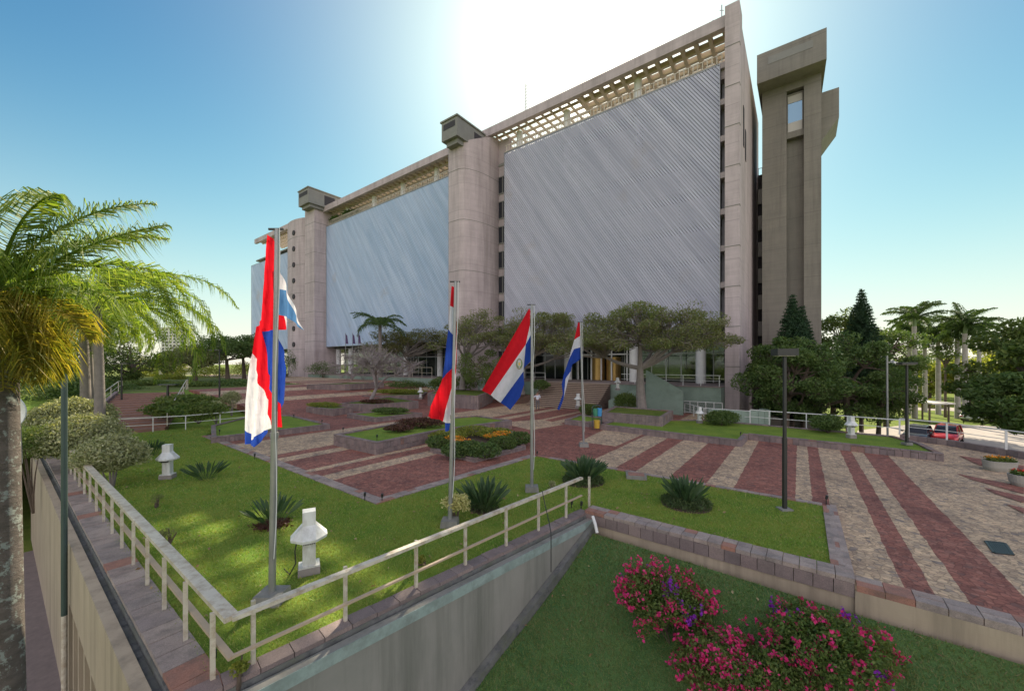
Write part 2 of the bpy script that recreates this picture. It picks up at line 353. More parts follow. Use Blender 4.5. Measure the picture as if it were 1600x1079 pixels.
# podium
m = MB(); bx(m, .45, 75, -3.0, DEP, -1.2, GZ-.03); part('podium', m, conc_green, bank)
m = MB(); bx(m, .45, 75, -3.06, DEP-.01, GZ-.028, GZ+.08); part('podium_paving', m, M('grey_paving', (.27, .22, .20), (.21, .17, .16), 2, .85), bank)
# end wall at the right: pillar in front and long blank wall
m = MB(); bx(m, -.75, .42, -1.1, .9, -2.2, 37.2)
for z in (6.2, 12.4, 18.6, 24.8, 31): pass
bx(m, -.55, .2, .902, 21.5, -2.5, 37.45); part('end_wall', m, conc, bank)
m = MB()
for k in range(9):
    m = MB(); bx(m, -.78, .45, -1.13, -.6, 4.2+k*3.65, 4.26+k*3.65); part('joint_band', m, conc_box, bank)
m = MB()
for z, w in ((26.3, 3.5), (25.6, 5.2)):
    m = MB(); bx(m, -.60, -.5, w, w+.75, z, z+4.2-.5*(w-3)); part('slot_window', m, dark_void, bank)
m = MB(); bx(m, .42, .95, .9, 1.3, 8, 32.5); part('edge_recess', m, core_m, bank)
m = MB()
for k in range(8):
    m = MB(); bx(m, .43, 1.05, -.1, 1.6, 8.2+k*3.45, 8.75+k*3.45); part('balcony_slab', m, conc, bank)
# diagonal slat screens
def screen(name, u0, u1, z0, z1, mat, ang=56, sp=.235, wd=.19):
    m = MB(); ca, sa = math.cos(R(ang)), math.sin(R(ang)); W = u1-u0; Hh = z1-z0
    # line direction (right, down): a = rightwards
    L = W*sa+Hh*ca; n = int(L/sp)
    for i in range(n):
        c0 = i*sp+.05; pts = []
        for c in (c0, c0+wd):                        # all points with a*sa + h*ca = c, inside the rectangle
            lo = max(0, (c-Hh*ca)/sa); hi = min(W, c/sa)
            if hi-lo < .05: break
            pts.append([(lo, (c-lo*sa)/ca), (hi, (c-hi*sa)/ca)])
        if len(pts) < 2: continue
        q = [pts[0][0], pts[0][1], pts[1][1], pts[1][0]]
        f = lambda a, h, w: UW(u1-a, w, z0+h)
        m.hexa([f(q[3][0], q[3][1], -.16), f(q[2][0], q[2][1], -.16), f(q[1][0], q[1][1], -.16), f(q[0][0], q[0][1], -.16),
                f(q[3][0], q[3][1], -.02), f(q[2][0], q[2][1], -.02), f(q[1][0], q[1][1], -.02), f(q[0][0], q[0][1], -.02)])
    o = part(name, m, mat, bank)
    m = MB()
    for u in np.linspace(u0, u1, max(3, int(W/3))): bx(m, u-.05, u+.05, .0, .14, z0, z1)
    for z in np.linspace(z0, z1, 8): bx(m, u0, u1, .142, .24, z-.05, z+.05)
    bx(m, u0-.06, u0-.003, -.2, .0, z0, z1); bx(m, u1+.003, u1+.06, -.2, .0, z0, z1); bx(m, u0-.06, u1+.06, -.2, -.0, z0-.08, z0-.003); bx(m, u0-.06, u1+.06, -.2, 0, z1+.003, z1+.08)
    part('screen_frame', m, steel, o)
    return o
screen('slat_screen', 1.0, 26.7, SB, ST_, screen_m)
screen('slat_screen', 33.1, 73.2, SB, ST_, screen2_m, 56, .26, .215)
screen('slat_screen', 89.5, 112, SB, ST_-2.2, screen2_m, 56, .3, .25)
# terrace: balustrade, columns, overhanging waffle pergola
def baluster(u0, u1, z=ST_+.1):
    m = MB(); bx(m, u0, u1, -.1, -.02, z+.85, z+.93); bx(m, u0, u1, -.1, -.02, z+.1, z+.16)
    for u in np.arange(u0, u1, .42): bx(m, u-.04, u+.04, -.09, -.03, z+.161, z+.849)
    part('balustrade', m, cream_paint, bank)
baluster(.8, 26.7); baluster(34, 73)
m = MB(); bx(m, .5, 27, .25, .9, ST_-1.2, ST_+.12); bx(m, 37.5, 74, .25, .9, ST_-1.2, ST_+.12); part('terrace_edge_beam', m, conc, bank)
for u in (9.2, 18.0, 25.2, 41.5, 50.0, 58.5, 67.5):
    m = MB(); c = UW(u, 1.25); m.tube([(c[0], c[1], ST_-4), (c[0], c[1], RB+.2)], .42, 16); part('roof_column', m, white_paint, bank, smooth_=False)
def roof(u0, u1, w1=9.5, bw=.27, bd=.36):
    m = MB(); bx(m, u0, u1, -.9, -.35, RB, RT); bx(m, u0, u1, -.348, 0.9, RT-.22, RT-.02); part('roof_fascia', m, conc, bank)
    m = MB()
    for w in np.arange(.9, w1+.1, 1.15): bx(m, u0, u1, w, w+bw, RB+.66-bd, RB+.66)
    for u in np.arange(u0, u1, 1.25): bx(m, u, u+bw, -.347, w1, RB+.664-bd, RB+.64)
    part('waffle_roof', m, M('pale_waffle_concrete', (.55, .47, .36), (.46, .39, .30), 1, .8), bank)
roof(.43, 16.0, 9.5, .34, .55); roof(16.01, 33.0, 9.5, .17, .30); roof(33.01, 76.5, 9.5, .45, .6)
roof(88, 108, 6)
m = MB(); bx(m, .5, 112, DEP-.4, DEP, 28.6, 29.6); part('terrace_parapet', m, conc_box, bank)
# window strip between the first screen and the round stair tower
m = MB(); bx(m, 26.8, 30.5, 1.0, 1.6, 2.4, RB); part('window_strip_wall', m, conc, bank)
for k in range(8):
    z = 4.0+k*3.45
    m = MB(); bx(m, 27.0, 30.2, .96, .99, z, z+2.2); w = part('window', m, window_m, bank)
    m = MB(); bx(m, 26.85, 30.2, .88, 1.0-.05, z-.12, z-.002); bx(m, 26.85, 30.2, .88, .95, z+2.202, z+2.3)
    for u in (27.0, 27.9, 28.8, 29.7): bx(m, u-.05, u+.05, .9, .955, z, z+2.2)
    part('mullion', m, conc_box, w)
# round-flanked stair tower
def arc(cu, cw, ru, rw, a0, a1, n): return [(cu+ru*math.cos(R(a)), cw+rw*math.sin(R(a))) for a in np.linspace(a0, a1, n)]
m = MB()
pl = [(30.4, -5.0), (32.3, -5.0), (32.7, -4.7), (32.9, -3), (33.0, 1.3), (28.6, 1.3), (28.6, .2), (28.62, -.9), (28.75, -2.1), (29.0, -3.1), (29.4, -4.1), (29.8, -4.7)]
pts = np.array([UW(u, w)[:2] for u, w in pl]); zt = np.array([35.7+min(0, w)*.5 for u, w in pl])
m.prism(pts[::-1] if 0.5*np.sum(pts[:, 0]*np.roll(pts[:, 1], -1)-np.roll(pts[:, 0], -1)*pts[:, 1]) < 0 else pts, -.5, zt[::-1] if 0.5*np.sum(pts[:, 0]*np.roll(pts[:, 1], -1)-np.roll(pts[:, 0], -1)*pts[:, 1]) < 0 else zt)
part('stair_tower', m, conc, bank)
m = MB()
def grow(pl, k, c): return [(c[0]+(u-c[0])*k, c[1]+(w-c[1])*k) for u, w in pl]
for z in (10, 16.6, 23.2, 29.8):
    m = MB(); pr(m, grow(pl, 1.006, (31, -1)), z, z+.07); part('pour_joint', m, conc_box, bank)
def vent_box(u0, u1, w0, w1, z0, z1):
    m = MB(); bx(m, u0, u1, w0, w1, z0, z1); bx(m, u0-.15, u1+.15, w0-.15, w1+.15, z1+.002, z1+.2)
    pr(m, [(u0+.4, w0+.5), (u1-.4, w0+.5), (u1-.4, w1), (u0+.4, w1)], z0-.6, z0-.002); o = part('roof_vent_box', m, conc_box, bank)
    m = MB(); bx(m, u0+.35, u1-.35, w0-.03, w0-.002, z0+.75*(z1-z0)-.5, z0+.75*(z1-z0)+.25)
    part('vent_grille', m, dark_void, o); m = MB(); bx(m, u0-.03, u0-.002, w0+3.2, w0+5.4, z0+.45, z1-.5); part('vent_grille', m, dark_void, o)
vent_box(29.5, 32.3, -6.3, 1.8, 33.3, 35.7)
# second stair tower with portholes
m = MB(); pl2 = [(73.3, -2.6), (77.2, -2.6), (77.2, 2.2), (73.3, 2.2)]; pr(m, pl2, -.3, 36.2)
pl3 = arc(82.8, 0, 5.6, 2.7, 180, 360, 15)+[(88.4, 2.5), (77.21, 2.5)]; pr(m, pl3, -.3, 35.4); part('porthole_tower', m, conc, bank)
for z in (9, 15, 21, 27, 33):
    m = MB(); pr(m, grow(pl2, 1.006, (75.2, -.2)), z, z+.09); part('pour_joint', m, conc_box, bank)
    m = MB(); pr(m, grow(pl3, 1.005, (82.8, 0)), z-1.5, z-1.41); part('pour_joint', m, conc_box, bank)
for k in range(9):
    c = UW(82.0, -2.74, 5.2+k*3.42); d = np.array([ST, CT, 0]); m = MB(); r = .55
    a = np.arange(16)*2*math.pi/16; e = np.array([-CT, ST, 0]); v = [c+e*r*math.cos(t)+np.array([0, 0, r*math.sin(t)])-d*.06 for t in a]; v2 = [p+d*.3 for p in v]
    m.polys(np.array(v+v2), [list(range(16))]+[[i, i+16, (i+1) % 16+16, (i+1) % 16] for i in range(16)]); part('porthole', m, dark_void, bank)
vent_box(72.4, 76.5, -4.2, 3.0, 36.3, 39.2)
# ground floor glass, mullions, columns, doors
def glassband(u0, u1, w, step=1.6, side=-1):
    m = MB(); bx(m, u0, u1, w, w+.03, GZ+.1, SB-.5); g = part('ground_floor_glass', m, glass_m, bank)
    m = MB()
    for u in np.arange(u0, u1+.01, step): bx(m, u-.05, u+.05, w-.06, w-.002, GZ+.1, SB-.5)
    bx(m, u0, u1, w-.05, w-.003, GZ+3.2, GZ+3.3); part('mullion', m, steel, g)
glassband(.6, 28.5, 4.2); glassband(38.5, 74, 4.2, 2.2)
glassband(.6, 28.5, 17.5, 2.4); glassband(38.5, 74, 17.5, 3.2)
for u in (3.0, 9.9, 18.2, 25.3, 41.5, 50, 58.5, 67.5, 72.2):
    m = MB(); c = UW(u, 1.9); m.tube([(c[0], c[1], GZ+.05), (c[0], c[1], SB-.48)], .48, 16); part('round_column', m, white_paint, bank)
for u in (6.9, 8.1, 20, 47): pass
m = MB(); bx(m, 13.5, 36, 8.5, 16, GZ+.1, SB-.55); bx(m, 40, 60, 9, 16, GZ+.1, SB-.55); part('lobby_wall', m, core_m, bank)
m = MB(); bx(m, 11.0, 17.4, 2.9, 4.0, GZ+3.15, GZ+3.3); 
for u in (11.0, 12.9, 14.2, 15.5, 17.3): bx(m, u-.07, u+.07, 2.8, 2.94, GZ+.1, GZ+5.2)
part('entrance_frame', m, white_paint, bank)
for u in (13.0, 15.0):
    m = MB(); c = UW(u+.1, 4.0); m.tube([(c[0], c[1], GZ+.1), (c[0], c[1], GZ+2.9)], .85, 20); part('revolving_door', m, brass_m, bank)
# roof antennas
m = MB(); c = UW(27.5, 6); m.tube([(c[0], c[1], 36), (c[0], c[1], 47.8)], [.10, .04], 6); 
for k in range(20): m.bar((c[0]-.22, c[1], 37+k*.45), (c[0]+.22, c[1], 37.2+k*.45), .04, .04)
m.bar((c[0]+.55, c[1], 36), (c[0]+.55, c[1], 43), .05, .05); m.bar((c[0]-.22, c[1], 36), (c[0]-.12, c[1], 46), .05, .05); m.bar((c[0]+.22, c[1], 36), (c[0]+.12, c[1], 46), .05, .05)
part('antenna_mast', m, steel, bank)
for u, h, w in ((.9, 1.6, .5), (1.7, .8, .8), (.1, 1.2, 3), (60, 1.5, 3), (46, 1.2, 4)):
    m = MB(); c = UW(u, w); m.bar((c[0], c[1], 36.8), (c[0], c[1], 37.2+h), .07, .07); m.bar((c[0]-.2, c[1], 37+h*.8), (c[0]+.2, c[1], 37+h*.8), .04, .04); part('aerial', m, steel, bank)
# wall link between the building and the lift tower, with pale window panels
m = MB(); bx(m, -4.0, -.6, 19.8, 26, -3, 29.6); part('link_block', m, dark_void, bank)
for k in range(8):
    m = MB(); bx(m, -3.9, -.65, 19.55, 19.79, 1.2+k*3.5, 3.1+k*3.5); part('link_panel', m, pale_panel, bank)
m = MB(); bx(m, -4, -.6, 19.9, 19.96, 30.5, 30.56)
for u in np.arange(-3.9, -.6, .4): bx(m, u, u+.05, 19.91, 19.95, 29.6, 30.5)
part('link_railing', m, steel, bank)
# ------------------------------------------------------------------ tall lift tower at the right
tw_c = UW(-4.4, 14)
lift = thing('lift_tower', 'tall olive grey concrete lift tower with overhanging top and blue window, right of the building', 'tower', (tw_c[0], tw_c[1], -2.5), -TH)
W0 = 12.0
m = MB()
bx(m, -3.9, -1.6, W0, W0+7, -2.5, 36.2); bx(m, -6.95, -5.45, W0, W0+7, -2.5, 36.2)
bx(m, -5.449, -3.901, W0+1.1, W0+7, -2.5, 36.2); bx(m, -5.448, -3.902, W0+.02, W0+1.098, 35.0, 36.2)
part('shaft', m, conc_dark, lift)
m = MB(); bx(m, -5.30, -4.02, W0+.55, W0+1.08, 30.6, 34.6); 
w = part('window', m, sky_win, lift)
m = MB(); bx(m, -5.30, -4.02, W0+.50, W0+.548, 33.8, 34.6); part('blind', m, pale_panel, w); m = MB(); bx(m, -5.30, -4.02, W0+.50, W0+.548, 30.6, 31.6); part('blind', m, pale_panel, w)
m = MB(); bx(m, -5.40, -5.31, W0+.45, W0+.6, 30.5, 34.7); bx(m, -4.01, -3.93, W0+.45, W0+.6, 30.5, 34.7); bx(m, -5.40, -3.93, W0+.45, W0+.6, 34.602, 34.8); bx(m, -5.447, -3.903, W0+.3, W0+1.09, 29.8, 30.498); part('window_frame', m, conc_dark, w)
m = MB(); q = [(-1.25, W0-2.2), (-7.3, W0-2.2), (-7.1, W0+7.2), (-1.25, W0+7.2)]
pts = np.array([UW(u, w_)[:2] for u, w_ in q])[::-1]
z1 = 38.9
zb = {0: 38.6, 1: 38.6}
b0 = [UW(-1.25, W0-2.2, 35.7), UW(-7.3, W0-2.2, 35.7), UW(-7.1, W0+7.2, 36.1), UW(-1.25, W0+7.2, 36.1)]
m.hexa([b0[0], b0[1], b0[2], b0[3]]+[np.array([p[0], p[1], z1]) for p in b0]); cap_o = part('overhanging_top', m, conc_dark, lift)
m = MB(); bx(m, -6.2, -2.3, W0-2.23, W0-2.198, 37.4, 38.2); part('grille', m, conc_box, cap_o)
m = MB(); pp = [(-6.952, 29.0), (-8.5, 31.2), (-8.5, 34.4), (-6.952, 34.4)]
for a in (0,):
    lo = [UW(u, W0+1.5, z) for u, z in pp]; hi = [UW(u, W0+6, z) for u, z in pp]
    m.hexa([lo[0], lo[1], hi[1], hi[0], lo[3], lo[2], hi[2], hi[3]])
part('side_box', m, conc_dark, lift)
# ================================================================== ground and paving
m = MB(); m.add([(-3000, -600, -4.75), (3000, -600, -4.75), (3000, 4500, -4.75), (-3000, 4500, -4.75)], [[0, 1, 2, 3]]); struct('ground', m, wild_m)
# garden level right of the plaza
m = MB(); m.prism([(24.6, 2), (120, 2), (160, 140), (30, 140), (33, 60), (24.0, 24.3)], -4.7, -3.0); struct('garden_terrain', m, wild_m)
m = MB(); m.prism([(14.5, 29.5), (24.0, 24.3), (33, 60), (30, 140), (-10, 120), (20, 45), (17.5, 33)], -4.7, -2.2); struct('sunken_garden_terrain', m, soil_m)
# upper terrain at the left, behind the outdoor stairs
up = [UW(46.5, -52)[:2], UW(46.4, -27.6)[:2], UW(46.2, -27.6)[:2], UW(46, -14)[:2], UW(110, -6)[:2], UW(113, 30)[:2], UW(250, 60)[:2], UW(260, -140)[:2], UW(75, -60)[:2]]
m = MB(); m.prism([tuple(p) for p in up][::-1] if True else up, -4.7, 1.7); struct('upper_terrain', m, grass_base('dry_lawn', (.11, .15, .04), (.15, .18, .05), (.20, .18, .08)))
# paved plaza: slightly rising to the left, striped along the facade axis
def px_u(l): return [float(toUW(*GH(*p)[:2])[0]) for p in l]
RED = (.185, .066, .058); TAN = (.43, .325, .225)
def paving_mat():
    m, t, b = newmat('cobbled_plaza_paving'); tc = t.nodes.new('ShaderNodeTexCoord'); g = geo(t); pos = g.outputs['Position']
    sep = t.nodes.new('ShaderNodeSeparateXYZ'); t.links.new(tc.outputs['Object'], sep.inputs[0])
    edges = [(GH(1399, 707), 'T'), (GH(1358, 703), 'R'), (GH(1338, 701), 'T'), (GH(1320, 701), 'R'), (GH(1284, 696), 'T'), (GH(1265, 693), 'R'), (GH(1248, 693), 'T'), (GH(1199, 687), 'R'),
             (GH(1157, 697), 'T'), (GH(1110, 693), 'R'), (GH(1077, 689), 'T'), (GH(1048, 687), 'R'), (GH(925, 722), 'T')]
    left = [(GH(524, 753), 'R'), (GH(506, 745), 'T'), (GH(495, 738), 'R'), (GH(480, 735), 'T'), (GH(445, 724), 'R'), (GH(432, 718), 'T'), (GH(422, 713), 'R'), (GH(372, 695), 'T')]
    us = [(float(toUW(p[0], p[1])[0]), k) for p, k in edges+left]      # at u > value the next colour starts
    st = [(-40.0, 'T')]
    for u, k in sorted(us): st.append((u, {'T': 'R', 'R': 'T'}[k]))
    # st: colour from that u on.  edges list holds the colour on the right side of each boundary
    for u in np.arange(36, 70, 5.2): st.append((u, 'T')); st.append((u+2.1, 'R'))
    lo, hi = -40.0, 75.0
    wob = noise(t, 1.7, 2, .5, pos); wa = t.nodes.new('ShaderNodeMath'); wa.operation = 'MULTIPLY_ADD'; wa.inputs[1].default_value = .10; wa.inputs[2].default_value = -.05; t.links.new(wob.outputs[0], wa.inputs[0])
    ad = t.nodes.new('ShaderNodeMath'); ad.operation = 'ADD'; t.links.new(sep.outputs[0], ad.inputs[0]); t.links.new(wa.outputs[0], ad.inputs[1])
    mr = t.nodes.new('ShaderNodeMapRange'); mr.inputs[1].default_value = -lo; mr.inputs[2].default_value = -hi; t.links.new(ad.outputs[0], mr.inputs[0])
    r = addramp(t, [((u-lo)/(hi-lo), (0, 0, 0) if k == 'T' else (1, 1, 1)) for u, k in st[:31]], 'CONSTANT'); t.links.new(mr.outputs[0], r.inputs[0])
    return m, t, b, r.outputs[0], tc.outputs['Object'], pos
def cobble(t, b, mask, obj, pos):
    # rows of small setts: stone-by-stone tone and dark joints
    vo = t.nodes.new('ShaderNodeTexVoronoi'); vo.inputs['Scale'].default_value = 8.5; vo.feature = 'F1'; t.links.new(pos, vo.inputs['Vector'])
    ve = t.nodes.new('ShaderNodeTexVoronoi'); ve.inputs['Scale'].default_value = 8.5; ve.feature = 'DISTANCE_TO_EDGE'; t.links.new(pos, ve.inputs['Vector'])
    sx = t.nodes.new('ShaderNodeSeparateColor'); t.links.new(vo.outputs['Color'], sx.inputs[0])
    tt = addramp(t, [(0, (.44, .32, .22)), (.45, (.60, .44, .29)), (.8, (.70, .52, .34)), (1, (.27, .22, .19))]); t.links.new(sx.outputs[0], tt.inputs[0])
    rr = addramp(t, [(0, (.26, .105, .08)), (.5, (.34, .14, .105)), (.85, (.40, .18, .135)), (1, (.19, .10, .085))]); t.links.new(sx.outputs[0], rr.inputs[0])
    c = mixc(t, mask, tt.outputs[0], rr.outputs[0])
    jr = addramp(t, [(.0, (.42, .42, .42)), (.10, (1, 1, 1))]); t.links.new(ve.outputs[0], jr.inputs[0]); c = mixc(t, .8, c, jr.outputs[0], 'MULTIPLY')
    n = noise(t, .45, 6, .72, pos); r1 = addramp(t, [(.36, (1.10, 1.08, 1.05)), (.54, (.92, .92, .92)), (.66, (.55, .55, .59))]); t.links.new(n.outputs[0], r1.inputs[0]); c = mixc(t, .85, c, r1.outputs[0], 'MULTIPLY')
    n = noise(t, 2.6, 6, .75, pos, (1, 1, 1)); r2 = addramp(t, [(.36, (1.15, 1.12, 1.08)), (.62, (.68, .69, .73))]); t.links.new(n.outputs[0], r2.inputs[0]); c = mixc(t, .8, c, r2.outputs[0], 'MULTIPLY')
    t.links.new(c, b.inputs['Base Color']); b.inputs['Roughness'].default_value = .8; b.inputs['Specular IOR Level'].default_value = .3
    bp = t.nodes.new('ShaderNodeBump'); bp.inputs['Strength'].default_value = .35; bp.inputs['Distance'].default_value = .012; t.links.new(ve.outputs[0], bp.inputs['Height']); t.links.new(bp.outputs[0], b.inputs['Normal'])
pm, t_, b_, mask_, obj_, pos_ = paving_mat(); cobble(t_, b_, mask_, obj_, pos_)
def solid_paving(name, red):
    m, t, b = newmat(name); v = t.nodes.new('ShaderNodeValue'); v.outputs[0].default_value = 1.0 if red else 0.0
    cobble(t, b, v.outputs[0], None, geo(t).outputs['Position']); return m
tan_pave = solid_paving('tan_cobbles', False); red_pave = solid_paving('red_cobbles', True)
def sheet(name, poly, zf, mat, cuts=None, kind='structure', thick=None):
    """flat sheet over a plan outline, draped on zf(x, y); cuts: list of u values to split at"""
    bm = bmesh.new(); vs = [bm.verts.new((p[0], p[1], 0)) for p in poly]
    for tri in tessellate_polygon([[Vector((p[0], p[1], 0)) for p in poly]]):
        try: bm.faces.new([vs[i] for i in tri])
        except ValueError: pass
    for u in (cuts or []):
        c = UW(u, 0); bmesh.ops.bisect_plane(bm, geom=bm.verts[:]+bm.edges[:]+bm.faces[:], plane_co=(c[0], c[1], 0), plane_no=(-CT, ST, 0))
    for v in bm.verts: v.co.z = float(zf(v.co.x, v.co.y))
    bmesh.ops.recalc_face_normals(bm, faces=bm.faces)
    if sum(f.normal.z for f in bm.faces) < 0: bmesh.ops.reverse_faces(bm, faces=bm.faces[:])
    if thick:
        r = bmesh.ops.extrude_face_region(bm, geom=bm.faces[:])
        for v in r['geom']:
            if isinstance(v, bmesh.types.BMVert): v.co.z -= thick
        bmesh.ops.recalc_face_normals(bm, faces=bm.faces)
    inv = Matrix.Translation((P0[0], P0[1], 0)) @ Matrix.Rotation(-TH, 4, 'Z'); bm.transform(inv.inverted())
    me = bpy.data.meshes.new(name); bm.to_mesh(me); bm.free(); me.materials.append(mat)
    o = bpy.data.objects.new(name, me); COL.objects.link(o); o.location = (P0[0], P0[1], 0); o.rotation_euler = (0, 0, -TH)
    if kind: o['kind'] = kind
    return o
RAMPCUT = list(np.arange(27, 47.1, 1.25))
# corners of the grounds, read off the photograph
cB = G(333, 1066)                              # corner of the two railings
cA = G(903, 800)                               # far end of the front railing
k1 = G(588, 789); k2 = G(838, 713.5); k3 = G(1285, 791); k4 = G(1336, 914); k3o = G(1303, 789); l4 = G(1298, 886); k0 = G(315, 682); wl = G(1600, 984)
dW = (wl-k4)/np.linalg.norm(wl-k4)
frontR = k4+dW*26
pl_ = [k4, frontR, (25.4, 3.0, 0), (24.3, 16.5, 0), (23.9, 21.3, 0), (23.0, 22.9, 0), G(1160, 664), UW(-.2, -3.2), UW(112, -3.2), UW(112, -12), UW(48, -16), UW(46, -29), UW(30, -27), k0, k1, k2, k3, k3o]
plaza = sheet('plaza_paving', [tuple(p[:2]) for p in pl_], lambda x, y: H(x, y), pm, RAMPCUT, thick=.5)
plaza['label'] = 'striped red and tan cobbled plaza paving'
EPS = .006
NP = [0]
def patch(px, red, i):
    NP[0] += 1; e = .004*NP[0]
    q = [GH(*p) for p in px]; o = sheet('paving_patch', [tuple(p[:2]) for p in q], lambda x, y: H(x, y)+e, red_pave if red else tan_pave, RAMPCUT); return o
patch([(800, 676), (882, 663), (846, 655), (762, 661)], False, 0)
patch([(905, 690), (948, 669), (1010, 676), (962, 697)], False, 0)
patch([(690, 650), (760, 655), (905, 690), (870, 692), (800, 680)], True, 0)
patch([(1495, 740), (1600, 760), (1600, 772), (1520, 750)], True, 0)
patch([(1537, 762), (1600, 776), (1600, 786), (1556, 772)], True, 0)
patch([(1572, 788), (1600, 794), (1600, 803)], True, 0)
patch([(1498, 712), (1600, 728), (1600, 735), (1530, 727)], True, 0)
# ================================================================== block courses (each stone a loose block of one mesh)
rng = np.random.default_rng(5); random.seed(5)
def course(m, a, b, z0, z1, th, bw, side=1, gap=.012, jit=.006, zf=None):
    """row of stones from a to b (plan points); thickness th to the left (side=1) or right of a->b"""
    a = np.asarray(a, float)[:2]; b = np.asarray(b, float)[:2]; L = np.linalg.norm(b-a)
    if L < .02: return
    d = (b-a)/L; n = np.array([-d[1], d[0]])*side; k = max(1, round(L/bw)); w = L/k
    for i in range(k):
        p = a+d*(i*w+gap/2); q = a+d*((i+1)*w-gap/2); j = rng.uniform(-jit, jit); o = n*rng.uniform(0, jit)
        zz = 0 if zf is None else float(zf(*(p+q)/2))
        pts = [p+o, q+o, q+n*th, p+n*th]
        if side < 0: pts = pts[::-1]
        m.hexa([(x, y, z0+zz) for x, y in pts]+[(x, y, z1+zz+j) for x, y in pts])
def centroid(poly): return np.mean(np.array([p[:2] for p in poly]), axis=0)
def inset(poly, d):
    P = [np.asarray(p[:2], float) for p in poly]; n = len(P); c = centroid(P); out = []
    for i in range(n):
        a, b, e = P[i-1], P[i], P[(i+1) % n]; d1 = (b-a)/np.linalg.norm(b-a); d2 = (e-b)/np.linalg.norm(e-b)
        n1 = np.array([-d1[1], d1[0]]); n2 = np.array([-d2[1], d2[0]])
        if np.dot(n1, c-(a+b)/2) < 0: n1 = -n1
        if np.dot(n2, c-(b+e)/2) < 0: n2 = -n2
        k = n1+n2; k /= max(.3, np.dot(k, n1)); out.append(b+k*d)
    return out
def planter(name, label, pts, ztop, zbase, fill, cat='planter', bw=.22, th=.24, rows=1, loc=None, open_edges=(), mat=None, group=None):
    P = [np.asarray(p[:2], float) for p in pts]; c = centroid(P)
    t = thing(name, label, cat, (*c, zbase), 0, group); m = MB(); n = len(P)
    area = sum(P[i][0]*P[(i+1) % n][1]-P[(i+1) % n][0]*P[i][1] for i in range(n)); side = 1 if area > 0 else -1
    for i in range(n):
        if i in open_edges: continue
        a, b = P[i], P[(i+1) % n]; hh = (ztop-.07-zbase)/rows
        for r in range(rows): course(m, a, b, zbase+r*hh, zbase+(r+1)*hh-.012, .12, bw, side)
        course(m, a, b, ztop-.068, ztop, th, bw*1.3, side)
    part('stone_wall', m, mat or blocks_m, t)
    ins = inset(P, .121); m = MB(); pp = ins if side > 0 else ins[::-1]
    m.prism(pp, zbase, ztop-.075); part('filling', m, fill, t); return t
# ------------------------------------------------------------------ big lawns
lw0 = cB+np.array([-CT, ST, 0])*26.0             # far end of the left wall
lawn_poly = [cB, cA, G(935, 806), l4, k3, k2, k1, k0, GH(392, 657), GH(185, 678), lw0]
def lawn_z(x, y): return H(x, y)*.0+.02
lawn = sheet('lawn', [tuple(p[:2]) for p in lawn_poly], lawn_z, lawn_m, None, thick=.6); lawn['label'] = 'bright green lawn round the flagpoles'
# edging of flush stones between lawn and plaza
def edging(label, pts, side, w=.42, rows=2):
    t = MB()
    for i in range(len(pts)-1):
        for r in range(rows):
            a, b = np.asarray(pts[i])[:2], np.asarray(pts[i+1])[:2]; d = (b-a)/np.linalg.norm(b-a); n = np.array([-d[1], d[0]])*side
            course(t, a+n*(r*w/rows), b+n*(r*w/rows), -.25, .055, w/rows-.012, .34, side)
    c = centroid(pts); return solo('stone_edging', label, 'edging', t, tiles_m, (*c, 0))
edging('straight flush stone edging along the left side of the sunken paving corner', [k0, k1], 1)
edging('flush stone edging in front of the paving corner, behind the second flagpole', [k1, k2], 1)
edging('narrow flush stone edging between striped paving and the tufted plant lawn', [k2, k3], 1, .22, 1)
t_ = MB()
for r in range(3):
    a, b = lerp(k3, k3o, r/3), lerp(l4, k4, r/3); course(t_, a, b, -.25, .055, np.linalg.norm(k3o-k3)/3-.012, .34, 1)
solo('stone_edging', 'wide stone edging of three rows at the right end of the tufted plant lawn', 'edging', t_, tiles_m, (*k3[:2], 0))
# ------------------------------------------------------------------ retaining wall at the right, above the slope
wr = thing('retaining_wall', 'low retaining wall capped with pale granite tiles above the shaded grass slope', 'wall', (*k4[:2], -.6))
a0 = cA+np.array([.18, -.12, 0]); dd = (k4-a0)/np.linalg.norm(k4-a0)
m = MB()
nn = np.array([dd[1], -dd[0], 0]); nn = nn if nn[1] < 0 else -nn            # towards the camera
for r in range(2): course(m, (a0-nn*(.0+.26*r)), (k4-nn*(.0+.26*r)), .03, .12, .25, .30, 1 if np.cross(dd[:2], -nn[:2]) > 0 else -1)
part('cap_tiles', m, tiles_m, wr)
m = MB(); course(m, a0+nn*.0, k4+nn*.0, -.26, .026, .10, .34, 1 if np.cross(dd[:2], -nn[:2]) > 0 else -1); part('facing_stones', m, blocks_m, wr)
m = MB()
def slab(m, a, b, n, t0, t1, z0, z1):             # long block: a->b, from n*t0 to n*t1
    q = [a+n*t1, b+n*t1, b+n*t0, a+n*t0]; q = [np.array(p[:2]) for p in q]
    ar = sum(q[i][0]*q[(i+1) % 4][1]-q[(i+1) % 4][0]*q[i][1] for i in range(4)); q = q if ar > 0 else q[::-1]
    m.prism(q, z0, z1)
slab(m, a0, k4, nn, -.5, -.03, -2.2, -.262); slab(m, k4, frontR, nn, -.5, .03, -2.2, -.10)
part('wall_base', m, conc_tan, wr)
m = MB()
for r in range(2): course(m, k4+dd*.02+nn*.03-nn*(.24*r), frontR+nn*.03-nn*(.24*r), -.098, .035, .23, .42, 1 if np.cross(dd[:2], -nn[:2]) > 0 else -1)
part('border_tiles', m, tiles_m, wr)
